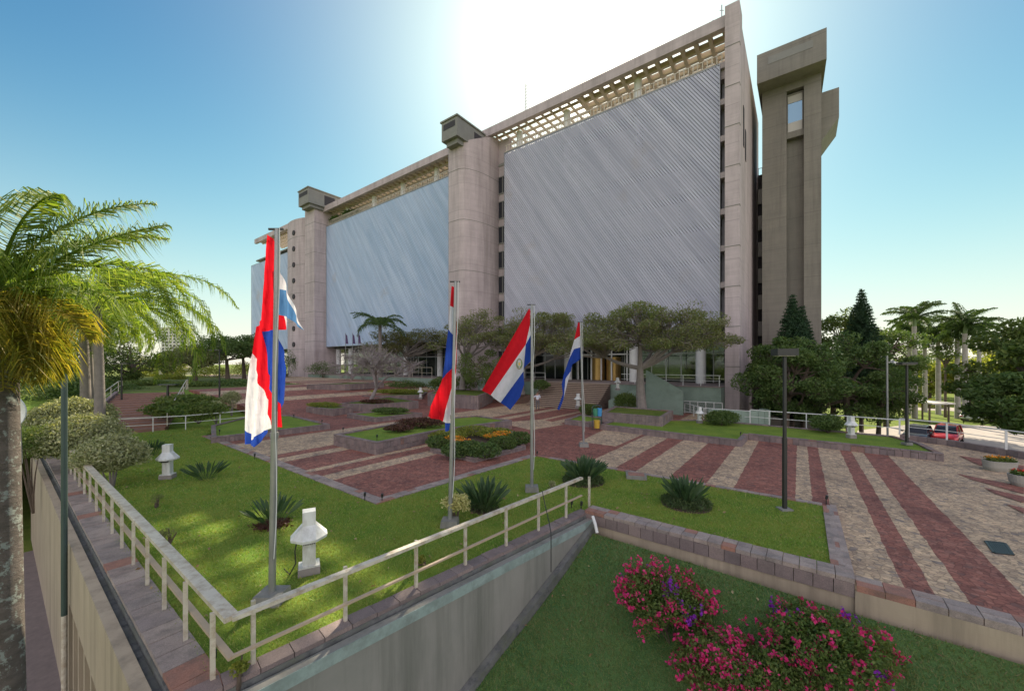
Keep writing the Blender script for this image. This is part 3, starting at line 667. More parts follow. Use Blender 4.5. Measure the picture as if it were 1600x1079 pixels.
# grass slope under it
A1 = LA-LD*1.2; A2 = LA+LD*28
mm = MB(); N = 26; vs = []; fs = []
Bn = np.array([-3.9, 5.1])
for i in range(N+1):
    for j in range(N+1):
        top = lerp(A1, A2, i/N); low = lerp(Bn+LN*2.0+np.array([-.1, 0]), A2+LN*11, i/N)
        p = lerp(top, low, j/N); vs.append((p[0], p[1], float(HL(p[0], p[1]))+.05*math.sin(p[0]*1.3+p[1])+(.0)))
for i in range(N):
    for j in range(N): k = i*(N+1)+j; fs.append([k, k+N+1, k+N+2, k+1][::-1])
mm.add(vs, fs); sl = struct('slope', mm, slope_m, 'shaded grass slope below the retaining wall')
# ------------------------------------------------------------------ tall wall under the railings
dL = np.array([-CT, ST, 0]); nL = np.array([-ST, -CT, 0])     # along the left wall / outwards
cBp = cB; dF = (cA-cB)/np.linalg.norm(cA-cB); nF = np.array([dF[1], -dF[0], 0])
tw = thing('retaining_wall', 'tall tan plastered retaining wall with fins, under the left white railing', 'wall', (*cB[:2], -4.7))
LL = 26.0
oL = .70; oF = .46
def corner(o1, o2):                                # crossing of the two offset lines
    A = np.array([[dL[0], -dF[0]], [dL[1], -dF[1]]]); r = (cB+nF*o2-(cB+nL*o1))[:2]; s = np.linalg.solve(A, r); return (cB+nL*o1)[:2]+dL[:2]*s[0]
def wedge(m, o1a, o1b, o2a, o2b, z0, z1, left=True):
    """strip following both walls, offsets inner/outer"""
    ci, co = corner(o1a, o2a), corner(o1b, o2b)
    eL = (cB+dL*LL)[:2]; eF = cA[:2]+dF[:2]*.25
    if left: q = [ci, eL+nL[:2]*o1a, eL+nL[:2]*o1b, co]
    else: q = [ci, co, eF+nF[:2]*o2b, eF+nF[:2]*o2a]
    ar = sum(q[i][0]*q[(i+1) % 4][1]-q[(i+1) % 4][0]*q[i][1] for i in range(4)); m.prism(q if ar > 0 else q[::-1], z0, z1)
for lf in (True, False):
    w = tw if lf else thing('retaining_wall', 'smooth grey plastered wall with stained top under the front railing', 'wall', (*lerp(cB, cA, .5)[:2], -4.7))
    m = MB(); wedge(m, oL-.18 if lf else oL-.18, oL, oF-.16, oF, -1.65 if lf else -5.2, -.10, lf); part('wall_face', m, conc_tan if lf else conc_grey, w)
    m = MB(); wedge(m, .42, oL-.181, .26, oF-.161, -.9, -.165, lf); part('gutter', m, gutter_m, w)
    m = MB(); wedge(m, -.12, .418, -.06, .258, -.9, -.03, lf); part('cap_bed', m, gutter_m, w)
    m = MB()
    if lf:
        c0 = corner(.40, .25)
        course(m, c0, (cB+dL*LL+nL*.40)[:2], -.028, .045, .50, .46, 1 if np.cross(dL[:2], -nL[:2]) > 0 else -1)
    else:
        course(m, corner(.40, .25), (cA+dF*.2+nF*.25)[:2], -.028, .045, .30, .44, 1 if np.cross(dF[:2], -nF[:2]) > 0 else -1)
    part('cap_tiles', m, tiles_m if lf else blocks_m, w)
    if not lf:                                      # damp stained lip and slanting ledge at the foot
        m = MB(); wedge(m, oL, oL+.02, oF, oF+.012, -.30, -.098, False); part('stained_band', m, M('blue_green_stained_plaster', (.30, .38, .36), (.22, .29, .27), 3, .85, dirt=(.12, .13, .12), dirt_scale=2, dirt_amt=.6), w)
        p0 = np.array([*(cA+dF*.1+nF*(oF+.10))[:2], -.33]); m = MB(); prev = None
        for k in range(9):
            p = cA+dF*.1+nF*(oF+.09)-dF*(k*1.0); p = np.array([p[0], p[1], float(HL(p[0], p[1]))+.10])
            if prev is not None: m.bar(prev, p, .16, .22)
            prev = p
        part('sloping_ledge', m, gutter_m, w)
    else:                                           # recessed bays behind a row of fins, then plain wall
        c1 = corner(oL, oF)
        for k in range(9):
            s = .25+k*.95; p = c1+dL[:2]*s; q = [p-nL[:2]*.9, p, p+dL[:2]*.17, p+dL[:2]*.17-nL[:2]*.9]; q = [x-nL[:2]*.004 for x in q]
            ar = sum(q[i][0]*q[(i+1) % 4][1]-q[(i+1) % 4][0]*q[i][1] for i in range(4)); m = MB(); m.prism(q if ar > 0 else q[::-1], -4.7, -1.651); part('fin', m, conc_tan, w)
        m = MB(); q = [c1-nL[:2]*.75, c1+dL[:2]*9-nL[:2]*.75, c1+dL[:2]*9-nL[:2]*.95, c1-nL[:2]*.95]
        ar = sum(q[i][0]*q[(i+1) % 4][1]-q[(i+1) % 4][0]*q[i][1] for i in range(4)); m.prism(q if ar > 0 else q[::-1], -4.7, -1.0); part('recessed_wall', m, conc_dark, w)
        m = MB(); q = [c1+dL[:2]*8.8, c1+dL[:2]*LL, c1+dL[:2]*LL-nL[:2]*.3, c1+dL[:2]*8.8-nL[:2]*.3]; q = [x+nL[:2]*.0 for x in q]
        ar = sum(q[i][0]*q[(i+1) % 4][1]-q[(i+1) % 4][0]*q[i][1] for i in range(4)); m.prism(q if ar > 0 else q[::-1], -4.7, -1.655); part('plain_wall', m, conc_tan, w)
# lower path at the foot of the left wall
c1 = corner(oL, oF)
def lowstrip(name, o0, o1, s0, s1, z, mat, label=None):
    q = [c1+nL[:2]*o0+dL[:2]*s0, c1+nL[:2]*o0+dL[:2]*s1, c1+nL[:2]*o1+dL[:2]*s1, c1+nL[:2]*o1+dL[:2]*s0]
    ar = sum(q[i][0]*q[(i+1) % 4][1]-q[(i+1) % 4][0]*q[i][1] for i in range(4)); m = MB(); m.prism(q if ar > 0 else q[::-1], -4.8, z); return struct(name, m, mat, label)
lowstrip('path', .0, .85, -8, 24, -4.68, M('grey_brick_path', (.22, .18, .17), (.16, .13, .125), 5, .9, .6, 70), 'grey brick path at the foot of the tall wall')
lowstrip('path', 1.9, 3.4, 5.2, 7.2, -4.685, red_pave, 'red paved patch beside the lower path'); lowstrip('path', .86, 3.4, 8.4, 9.6, -4.69, red_pave, 'red cross path below the tall wall')
# ------------------------------------------------------------------ railings
def railing(label, pts, posts, h=.97, top=(.10, .07), post=.06, mid=.45, mat=None, midmat=None, name='railing', group=None, flat=True):
    """pts: corner points of the base line (3D); posts: points of the post feet"""
    c = np.asarray(pts[0], float); t = thing(name, label, 'railing', c, 0, group); mat = mat or cream_paint
    m = MB()
    for a, b in zip(pts[:-1], pts[1:]): m.bar(np.asarray(a)+[0, 0, h], np.asarray(b)+[0, 0, h], top[0], top[1])
    part('top_rail', m, mat, t); m = MB()
    for a, b in zip(pts[:-1], pts[1:]): m.bar(np.asarray(a)+[0, 0, mid], np.asarray(b)+[0, 0, mid], top[0]*.5, top[1]*.6)
    part('mid_rail', m, midmat or mat, t)
    for p in posts:
        m = MB(); p = np.asarray(p, float); m.bar(p, p+[0, 0, h-top[1]/2], post, post, up=(dF[0], dF[1], 0)); part('post', m, mat, t)
    return t
z45 = .045
lp = [np.array([*(cB+dL*(.02+1.30*k))[:2], z45]) for k in range(20)]
ea = np.array([*(cB+dL*25)[:2], z45])
crn = cB+dL*-.42+dF*.0
railing('white handrail with tan lower bar running along the tall left wall', [np.array([*(cB-dL*.38+dF*.1)[:2], z45]), ea], lp, .97, (.17, .07), .06, .42, cream_paint, tan_metal)
fp = [G(403, 1058), G(547, 982), G(654, 924), G(729, 886), G(787, 853), G(834, 828), G(871, 806), G(902, 788)]
fp = [np.array([p[0], p[1], .0]) for p in fp]
# put the posts on the wall line
fp = [np.array([*(cB+dF*np.dot(p-cB, dF)+nF*.06)[:2], z45]) for p in fp]
railing('cream handrail with rusty lower bar rising along the front wall edge', [np.array([*(cB-dL*.38+dF*.1)[:2], z45]), np.array([*(cA+dF*.15+nF*.03)[:2], z45])], fp, .97, (.11, .06), .055, .44, cream_paint, tan_metal)
def hz(p): return float(H(p[0], p[1]))
def line_rail(label, pxs, zoff, step, h=.95, mat=None, on=None, **kw):
    P = [on(*p) if on else GH(*p, dz=zoff) for p in pxs]; posts = []
    for a, b in zip(P[:-1], P[1:]):
        n = max(1, round(np.linalg.norm(b-a)/step)); posts += [lerp(a, b, k/n) for k in range(n)]
    posts.append(P[-1]); return railing(label, P, posts, h, (.05, .05), .05, h*.5, mat or white_paint, **kw)
line_rail('thin pale railing along the back edge of the left lawn above the steps', [(100, 688), (184, 678), (290, 671), (392, 660)], 0, 2.1, .95)
line_rail('thin white railing along the drop behind the right lawn', [(1172, 661), (1202, 664), (1324, 674), (1420, 683)], .35, 2.2, .95)
railing('short white railing standing on the dark low wall near the red car', [np.array([23.0, 22.9, .3]), np.array([24.0, 21.3, .3]), np.array([24.4, 16.5, .3]), np.array([25.2, 9, .3])],
        [np.array([23.0, 22.9, .3]), np.array([24.0, 21.3, .3]), np.array([24.2, 18.9, .3]), np.array([24.4, 16.5, .3]), np.array([24.6, 14, .3]), np.array([24.9, 11.5, .3]), np.array([25.2, 9, .3])], .95, (.05, .05), .08, .5, white_paint)
line_rail('low rail beside the planter in front of the big grey tree', [(908, 618), (935, 624), (1000, 628), (1062, 632)], .7, 1.9, .9)
line_rail('sloping rail descending from the green fin towards the sunken passage', [(1046, 636), (1070, 645), (1100, 655), (1172, 661)], .1, 1.8, .9)
# podium edge rail
pts = [UW(u, -2.9, GZ+.05) for u in (.5, 9.5)]
railing('thin pale railing on the green podium right of the entrance', pts, [UW(u, -2.9, GZ+.05) for u in np.arange(.6, 9.6, 1.5)], 1.0, (.05, .05), .05, .5, white_paint)
pts = [UW(u, -2.9, GZ+.05) for u in (18.6, 28)]
railing('thin pale railing on the podium left of the entrance steps', pts, [UW(u, -2.9, GZ+.05) for u in np.arange(18.6, 28.1, 1.55)], 1.0, (.05, .05), .05, .5, white_paint)
pts = [UW(u, -2.9, GZ+.05) for u in (38, 60)]
railing('thin pale railing on the podium below the left slat screen', pts, [UW(u, -2.9, GZ+.05) for u in np.arange(38, 60.1, 2.2)], 1.5, (.05, .05), .05, .7, cream_paint)
# ------------------------------------------------------------------ planters and raised lawns
p2 = [k0+np.array([0.1, .1, 0]), G(398, 681, .0), G(515, 668, 0), GH(485, 655), GH(392, 658)]
planter('raised_lawn', 'low raised lawn with stone rim at the left edge of the plaza', [G(330, 683, .36), G(516, 662, .36), G(455, 648, .36), GH(396, 648, .2), GH(330, 668, .2)], .36, -.1, lawn_m)
pc = [G(521, 678, .62), G(588, 691, .62), G(690, 670.5, .62), G(800, 656, .62), G(745, 648.5, .62), G(640, 657, .62)]
planter('planter', 'large tall stone planter with lawn and dark red hedge in mid plaza', pc, .62, -.05, lawn_m, rows=2)
planter('planter', 'low stone planter with dark groundcover behind the large one', [GH(542, 646.5, .33), GH(586, 653, .33), GH(660, 645, .33), GH(607, 641, .33)], .36, -.1, lawn_m)
zE = float(H(*GH(520, 650)[:2]))
planter('planter', 'stone planter with unkempt grass next to the bare tree planter', [GH(478, 634, .55), GH(520, 640, .55), GH(552, 636, .55), GH(505, 629, .5)], zE+.62, zE-.2, wild_m)
zF = float(H(*GH(590, 645)[:2]))
planter('planter', 'long stone planter holding the bare branched tree', [GH(531, 628.5, .7), GH(582, 632.5, .7), GH(654, 627, .7), GH(610, 618, .5)], zF+.75, zF-.2, wild_m)
zG = float(H(*GH(520, 606)[:2]))
planter('planter', 'farthest stone planter before the porthole tower', [GH(479, 601, .5), GH(545, 604, .5), GH(600, 599, .6), GH(545, 594, .6)], zG+.55, zG-.2, wild_m)
zK = float(H(*GH(660, 617)[:2]))
planter('planter', 'flat planter of yellow groundcover at the foot of the terrace', [GH(565, 615, .3), GH(660, 620, .3), GH(668, 610, .3), GH(600, 606, .3)], zK+.3, zK-.2, wild_m)
# brown walls of the terraces in front of the building
zt = .95
planter('planter', 'wide brown stone terrace planter behind the folded flag', [GH(668, 622, .8), GH(747, 627, .8), GH(770, 616, .9), GH(690, 609, .9)], 1.35, -.1, wild_m, rows=2)
planter('planter', 'rusty brown stone planter where the man in white stands', [G(800, 617, .9), G(848, 617, .9), G(872, 610, 1.1), G(820, 606, 1.1)], .95, -.1, wild_m, rows=2, mat=M('rusty_brown_stone', (.20, .12, .085), (.15, .10, .08), 3, .9, .4))
# right lawn with upright stone rim
rl = [G(937, 662.5, .37), G(1159, 687.5, .37), G(1169, 677, .37), G(1475, 708.5, .37), G(1441, 692, .37), G(1395, 680, .37), G(1174, 661, .37), G(1100, 655, .37), G(1010, 655, .37), G(960, 655, .37)]
planter('raised_lawn', 'long raised lawn with upright stone kerb at the right side of the plaza', rl, .37, -.1, lawn_m, bw=.27)
rl2 = [G(882, 655, .37), G(920, 659, .37), G(955, 653, .37), G(905, 647, .37)]
planter('raised_lawn', 'small grass bed with stone kerb beside the recycling bins', rl2, .37, -.1, lawn_m, bw=.27)
tp = [G(941, 643.5, .95), G(1035, 651, .95), G(1052, 641, .95), G(960, 634, .95)]
planter('planter', 'raised stone planter round the big grey tree by the entrance', tp, .95, .2, wild_m, rows=2)
# low wall at the right border of the plaza
m = MB(); sd_ = [np.array([23.0, 22.9]), np.array([24.0, 21.3]), np.array([24.4, 16.5]), np.array([25.2, 9])]
for a, b in zip(sd_[:-1], sd_[1:]): course(m, a, b, -.3, .30, .3, .4, 1)
solo('border_wall', 'low wall of dark upright stones bordering the paving by the car park', 'wall', m, blocks_m, (24.0, 18, 0))
# ------------------------------------------------------------------ steps
def steps(label, u0, u1, w0, w1, z0, z1, n, mat, slope_u=False):
    c = UW((u0+u1)/2, w0, z0); st = thing('steps', label, 'steps', c); d = (w1-w0)/n; a = MB()
    for i in range(n):
        za = z0+(z1-z0)*(i+1)/n; wa = w0+d*i; bx(a, u0, u1, wa, w1, za-(z1-z0)/n-.02 if i else z0-.4, za-.052)
        b = MB(); bx(b, u0-.01, u1+.01, wa-.05, wa+d-.001, za-.05, za); part('tread', b, mat, st)
    part('risers', a, riser_m, st); return st
step_m = M('worn_tan_stone_treads', (.46, .36, .27), (.35, .27, .21), 3, .85, .3, 40); riser_m = M('dark_brown_risers', (.16, .11, .09), (.11, .08, .07), 3, .9)
steps('wide brown stone steps climbing to the glass entrance', 10.6, 18.4, -7.0, -3.061, -.02, GZ, 14, step_m)
# ================================================================== plants
rng = np.random.default_rng(11)
bark_grey = M('grey_bark', (.24, .21, .19), (.17, .15, .135), 5, .9, .5, 40)
bark_brown = M('brown_bark', (.13, .095, .07), (.085, .065, .05), 5, .9, .5, 40)
twig_m = M('bare_twigs', (.30, .26, .25), (.22, .19, .19), 4, .85)
trunk_royal = M('pale_palm_trunk', (.36, .34, .31), (.27, .25, .23), 3, .85, .3, 30)
def ringed(name, a, b, spots):
    m, t, bs = newmat(name); g = geo(t); p = g.outputs['Position']
    n1 = noise(t, 3.0, 5, .7, p, (1, 1, 3)); r1 = addramp(t, [(.35, a), (.65, b)]); t.links.new(n1.outputs[0], r1.inputs[0])
    n2 = noise(t, 9, 5, .75, p); r2 = addramp(t, [(.54, (0, 0, 0)), (.60, (1, 1, 1))]); t.links.new(n2.outputs[0], r2.inputs[0])
    c = mixc(t, r2.outputs[0], r1.outputs[0], spots); t.links.new(c, bs.inputs['Base Color']); bs.inputs['Roughness'].default_value = .9
    nb = noise(t, 14, 5, .8, p, (1, 1, 3)); bp = t.nodes.new('ShaderNodeBump'); bp.inputs['Strength'].default_value = .9; bp.inputs['Distance'].default_value = .05
    t.links.new(nb.outputs[0], bp.inputs['Height']); t.links.new(bp.outputs[0], bs.inputs['Normal']); return m
lichen_trunk = ringed('lichen_palm_trunk', (.10, .085, .07), (.17, .14, .12), (.30, .33, .29))
def unit(v): return v/(np.linalg.norm(v, axis=-1, keepdims=True)+1e-9)
def leaves(m, c, size, aspect=.45, mat=0, flat=0.0, droop=0.0):
    """one diamond leaf per centre"""
    n = len(c); t = unit(rng.normal(size=(n, 3))*[1, 1, 1-flat*.8]+[0, 0, -droop]); b = unit(np.cross(t, rng.normal(size=(n, 3))*[1, 1, .2+.8*(1-flat)]+[0, 0, .001]))
    if flat: nrm = unit(rng.normal(size=(n, 3))*.5+[0, 0, 1]); b = unit(np.cross(nrm, t))
    L = (size*rng.uniform(.6, 1.35, n))[:, None]; W = L*aspect
    fold = unit(np.cross(t, b))*L*.08
    v = np.stack([c-t*L/2, c+b*W/2+fold, c+t*L/2, c-b*W/2+fold], 1).reshape(-1, 3); k = np.arange(n)*4
    m.add(v, np.stack([k, k+1, k+2, k+3], 1), mat)
def clump_points(c, r, n, hollow=.35):
    d = unit(rng.normal(size=(n, 3))); q = (hollow+(1-hollow)*rng.random(n)**.6)[:, None]; return np.asarray(c)+d*q*np.asarray(r)
def bez(a, b, c, n=8):
    t = np.linspace(0, 1, n)[:, None]; return (1-t)**2*np.asarray(a)+2*t*(1-t)*np.asarray(b)+t*t*np.asarray(c)
def make_tree(name, label, base, top, crown, nclump, nleaf, leaf, lm, bark, tr=.2, clump_r=.9, umbrella=False, cat='tree', group=None, aspect=.45, twigs=0, surface=.55, bare=0.0, flat=0.0, low_cut=-1.0, rz=.62):
    """crown: (centre, radii).  Limbs fork from the trunk to every clump; leaves fill the clumps unevenly"""
    base = np.asarray(base, float); top = np.asarray(top, float); cc, cr = np.asarray(crown[0], float), np.asarray(crown[1], float)
    t = thing(name, label, cat, base, 0, group); m = MB()
    mid = (base+top)/2+rng.normal(size=3)*[tr*.6, tr*.6, 0]
    m.tube(np.concatenate([[base-[0, 0, .3]], bez(base, mid, top, 6)]), [tr*1.5]+list(np.linspace(tr*1.25, tr*.75, 6)), 9)
    cl = []
    k = 0
    while len(cl) < nclump and k < 4000:
        k += 1; d = unit(rng.normal(size=3))
        if umbrella: d[2] = abs(d[2])*1.25-.35
        if d[2] < low_cut: continue
        p = cc+d*cr*(surface+(1-surface)*rng.random())
        if all(np.linalg.norm((p-q)/cr) > .9/math.sqrt(nclump) for q in cl): cl.append(p)
    mains = [cl[i] for i in rng.choice(len(cl), min(7, len(cl)), replace=False)]
    ends = []
    for p in mains:
        q = lerp(top, p, .55); q[2] = lerp(top, p, .45 if umbrella else .6)[2]; pts = bez(top, lerp(top, q, .6)+[0, 0, .15*np.linalg.norm(p-top)*(-.3 if umbrella else 1)], q, 6); m.tube(pts, np.linspace(tr*.62, tr*.34, 6), 6); ends.append(q)
    for p in cl:
        e = ends[int(np.argmin([np.linalg.norm(p-q) for q in ends]))]; pts = bez(e, lerp(e, p, .5)+rng.normal(size=3)*.12*np.linalg.norm(p-e), p, 5); m.tube(pts, np.linspace(tr*.30, tr*.06, 5), 5)
        for _ in range(twigs):
            z = clump_points(p, [clump_r, clump_r, clump_r*.6], 1)[0]; s = lerp(e, p, rng.uniform(.5, 1)); m.tube(bez(s, lerp(s, z, .5)+rng.normal(size=3)*.1, z, 4), [tr*.09+.006, tr*.07+.006, tr*.05+.004, .006], 3)
    part('trunk', m, bark, t)
    if nleaf:
        m = MB(); wts = rng.uniform(.35, 1.6, len(cl)); wts /= wts.sum()
        for p, w in zip(cl, wts):
            n = int(nleaf*w); r = clump_r*rng.uniform(.65, 1.25)
            if n > 2: leaves(m, clump_points(p, [r, r, r*rz], n), leaf, aspect, 0, flat)
        part('crown', m, lm, t)
    return t
def leaflets(m, pts, L0, n, wid, droop, both=True, bend=.5, jitter=.25, seg=2, taper=True, vee=.35):
    """feather leaflets along a rachis polyline (Nx3)"""
    s = np.linspace(.10, 1, n); idx = s*(len(pts)-1); i0 = np.minimum(idx.astype(int), len(pts)-2); fr = (idx-i0)[:, None]
    P = pts[i0]*(1-fr)+pts[i0+1]*fr; T = unit(pts[i0+1]-pts[i0])
    for sg in ((1, -1) if both else (1,)):
        side = unit(np.cross(T, [0, 0, 1.])+1e-6)*sg; upv = unit(np.cross(side*sg, T))*1.0
        L = L0*(np.sin(math.pi*np.clip(s*.86+.12, 0, 1))**.7 if taper else np.ones(n))*rng.uniform(1-jitter, 1+jitter, n); L = L[:, None]
        d0 = unit(side*.85+T*.45+upv*rng.uniform(-vee, vee, n)[:, None]+rng.normal(size=(n, 3))*.12)
        d1 = unit(d0*(1-bend)+np.array([0, 0, -1.])*droop+rng.normal(size=(n, 3))*.08)
        w = unit(np.cross(d0, rng.normal(size=(n, 3))*.3+T))*wid
        a = P; b = P+d0*L*.45; c = b+d1*L*.55
        v = np.stack([a-w*.35, a+w*.35, b-w*.5, b+w*.5, c], 1).reshape(-1, 3); k = np.arange(n)*5
        m.add(v, np.stack([k, k+1, k+3, k+2], 1)); m.add(np.zeros((0, 3)), np.stack([k+2, k+3, k+4], 1)-len(v)+0*k[:, None]) if False else None
        vv = np.stack([b-w*.5, b+w*.5, c], 1).reshape(-1, 3); k3 = np.arange(n)*3; m.add(vv, np.stack([k3, k3+1, k3+2], 1))
def frond_path(o, az, el, L, sag, n=14):
    t = np.linspace(0, 1, n); h = np.array([math.cos(az), math.sin(az), 0]); a = el-sag*t**1.3   # elevation falls along the length
    ds = L/(n-1); p = [np.asarray(o, float)]
    for k in range(1, n): p.append(p[-1]+ds*(h*math.cos(a[k])+np.array([0, 0, math.sin(a[k])])))
    return np.array(p)
def palm(name, label, base, head, tr, fronds, L0, nl, wid, droop, lm, tm, rm=None, group=None, fr_parts=True, bulge=1.0, bend=.5, crownshaft=None, rach=.03):
    base = np.asarray(base, float); head = np.asarray(head, float); t = thing(name, label, 'palm tree', base, 0, group)
    m = MB(); n = 14; pts = np.array([lerp(base, head, k/(n-1)) for k in range(n)]); pts[:, 0] += .03*np.sin(np.linspace(0, 5, n))*tr*3
    pts[0] -= [0, 0, .4]
    rr = tr*(1.25-.35*np.linspace(0, 1, n)**.6)*(1+(bulge-1)*np.exp(-((np.linspace(0, 1, n)-.45)/.25)**2)); m.tube(pts, rr, 14); part('trunk', m, tm, t, smooth_=True)
    if crownshaft:
        m = MB(); m.tube([head-[0, 0, .1], head+[0, 0, crownshaft*.6], head+[0, 0, crownshaft]], [tr*.8, tr*.75, tr*.3], 10); part('crownshaft', m, M('green_crownshaft', (.16, .23, .09), (.12, .18, .07), 2, .6), t, smooth_=True); head = head+np.array([0, 0, crownshaft*.9])
    m = MB()
    for i, f in enumerate(fronds):
        az, el, L, sag = f[:4]; p = frond_path(head+rng.normal(size=3)*.03, az, el, L, sag)
        if fr_parts: m = MB()
        m.tube(p, np.linspace(rach, .006, len(p)), 4); leaflets(m, p, L0*(f[4] if len(f) > 4 else 1), nl, wid, droop, bend=bend)
        if fr_parts: part('frond', m, rm[i % len(rm)] if rm else lm, t)
    if not fr_parts: part('crown', m, lm, t)
    return t
PI = math.pi
# ---- leaf colours
leaf_dark = leafmat('dark_leaves', [(.045, .095, .03), (.075, .14, .042), (.105, .18, .05), (.15, .205, .065)], .3, ((.10, .14, .035), .5, .5))
leaf_mid = leafmat('mid_green_leaves', [(.05, .10, .025), (.085, .15, .035), (.12, .19, .045), (.17, .21, .06)], .35, ((.17, .20, .06), .45, .5))
leaf_olive = leafmat('olive_brown_leaves', [(.11, .17, .05), (.17, .23, .065), (.22, .26, .09), (.24, .20, .12)], .35, ((.20, .18, .12), .35, .5))
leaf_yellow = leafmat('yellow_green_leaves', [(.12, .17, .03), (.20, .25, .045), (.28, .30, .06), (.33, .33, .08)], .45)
leaf_pine = leafmat('pine_needles', [(.015, .045, .022), (.03, .07, .03), (.05, .095, .04)], .12)
leaf_varieg = leafmat('variegated_pale_leaves', [(.16, .20, .10), (.30, .33, .17), (.44, .45, .27), (.52, .52, .33)], .3, ((.22, .24, .12), 1.5, .5))
leaf_palm = leafmat('palm_leaflets', [(.07, .14, .025), (.14, .23, .04), (.22, .31, .06), (.32, .37, .09)], .55)
leaf_gold = leafmat('golden_palm_leaflets', [(.12, .15, .025), (.20, .22, .035), (.30, .26, .045), (.40, .32, .08)], .5)
leaf_royal = leafmat('royal_palm_leaflets', [(.035, .075, .025), (.07, .12, .035), (.10, .16, .05)], .3)
leaf_strel = leafmat('paddle_leaves', [(.035, .075, .035), (.06, .11, .05), (.10, .15, .07)], .2)
leaf_skirt = leafmat('grassy_groundcover', [(.04, .07, .025), (.06, .10, .03), (.09, .12, .045)], .2)
leaf_redh = leafmat('dark_red_foliage', [(.06, .025, .022), (.10, .04, .035), (.085, .06, .03), (.13, .06, .045)], .2)
flower_mag = leafmat('magenta_flowers', [(.48, .02, .13), (.62, .03, .19), (.72, .06, .26), (.55, .02, .10)], .3)
flower_pur = leafmat('purple_flowers', [(.20, .02, .36), (.28, .03, .48)], .3)
flower_org = leafmat('orange_flowers', [(.75, .22, .02), (.85, .33, .03), (.80, .45, .05)], .3)
# ---- big grey flat-topped trees in front of the entrance
def at(px, py, Y): return V(px, py, Y)
b = GH(1003, 646, .9); b = V(1003, 641, 31.5)
make_tree('flamboyant_tree', 'wide flat-topped tree with olive brown leaves and thick grey trunk right of the entrance', b, at(1000, 575, 31.5), (at(1018, 528, 31.5), (7.8, 5.4, 3.2)), 105, 40000, .17, leaf_olive, bark_grey, .34, 1.1, True, twigs=8, surface=.45, flat=.25, rz=.5)
make_tree('flamboyant_tree', 'spreading brownish tree between the third flagpole and the entrance', V(815, 612, 44), at(815, 575, 44), (at(845, 530, 44), (6.8, 4.8, 3.9)), 70, 24000, .19, leaf_olive, bark_grey, .30, 1.2, True, twigs=7, surface=.45, flat=.25, rz=.5)
make_tree('flamboyant_tree', 'airy crooked tree before the round stair tower, behind the second flag', V(722, 604, 45), at(727, 560, 45), (at(750, 526, 45), (5.4, 4.0, 3.2)), 44, 11000, .19, leaf_olive, bark_grey, .28, 1.15, True, twigs=7, surface=.55, flat=.3, rz=.45)
make_tree('shade_tree', 'rounded green tree under the stair tower, between two flags', V(760, 615, 42), at(762, 590, 42), (at(762, 572, 42), (3.6, 3.0, 1.7)), 24, 5200, .2, leaf_mid, bark_brown, .2, 1.0, twigs=3)
make_tree('flamboyant_tree', 'wide yellowish olive tree below the left slat screen', V(640, 600, 60), at(645, 572, 60), (at(652, 542, 60), (9.0, 5, 3.4)), 54, 13000, .26, leafmat('olive_yellow_leaves', [(.09, .12, .03), (.14, .17, .04), (.20, .20, .06)], .35, ((.16, .14, .08), .3, .6)), bark_grey, .3, 1.5, True, twigs=5, surface=.5, flat=.5, rz=.5)
b = GH(596, 628, .7)
make_tree('bare_tree', 'leafless grey tree with a dense net of twigs in a stone planter', V(580, 624, b[1]), at(588, 606, b[1]), (at(592, 570, b[1]), (4.6, 3.6, 2.3)), 60, 500, .12, leaf_olive, twig_m, .17, .9, twigs=26, surface=.35, low_cut=-.4)
make_tree('bare_tree', 'smaller leafless shrub-like tree left of the bare planter tree', V(548, 600, 62), at(550, 592, 62), (at(552, 574, 62), (4.2, 3, 2.2)), 36, 500, .14, leaf_dark, twig_m, .14, 1.0, twigs=18, surface=.4)
# shrubs along the building
def shrub(name, label, c, r, n, leaf, lm, cat='shrub', group=None, stem=True, aspect=.5, z0=None, flat=0, lumpy=14, bark=None):
    c = np.asarray(c, float); r = np.asarray(r, float); zb = z0 if z0 is not None else c[2]-r[2]
    t = thing(name, label, cat, (c[0], c[1], zb), 0, group)
    m = MB()
    for _ in range(5):
        e = c+rng.normal(size=3)*r*.35; m.tube(bez([c[0], c[1], zb-.1], lerp([c[0], c[1], zb], e, .5)+rng.normal(size=3)*.05, e, 4), np.linspace(.03+.02*r[2], .01, 4), 5)
    part('stem', m, bark or bark_brown, t); m = MB()
    k = max(6, lumpy); L = unit(rng.normal(size=(k, 3))); L[:, 2] = np.abs(L[:, 2])*1.1-.35
    for d in L:
        q = c+d*r*.62; s = r*rng.uniform(.34, .55); leaves(m, clump_points(q, s, int(n*.75/k), .45), leaf, aspect, 0, flat)
    leaves(m, clump_points(c, r*.82, int(n*.25), .6), leaf, aspect, 0, flat)
    part('foliage', m, lm, t); return t
for px, py, Y, rx, rzz, lab, lm in ((505, 577, 74, 3.2, 2.0, 'dark leafy shrub at the foot of the porthole tower', leaf_dark), (447, 568, 78, 2.6, 3.6, 'tall dark shrub against the porthole wall behind the largest flag', leaf_dark),
    (690, 600, 47, 1.6, 1.2, 'low green shrub below the round stair tower left of the bollard', leaf_mid), (728, 598, 47, 2.0, 1.1, 'broad leaved shrub at the base of the round stair tower', leaf_mid), (782, 600, 45, 1.6, 1.2, 'green shrub at the left end of the podium railing', leaf_mid), (845, 601, 41.5, 1.1, .7, 'dark cycad-like shrub beside the entrance steps', leaf_dark),
    (632, 602, 55, 3.4, .9, 'dark olive hedge behind the bare planter tree', leaf_dark)):
    c = V(px, py, Y); shrub('shrub', lab, c, (rx, rx*.8, rzz), int(900+500*rx), .2, lm)
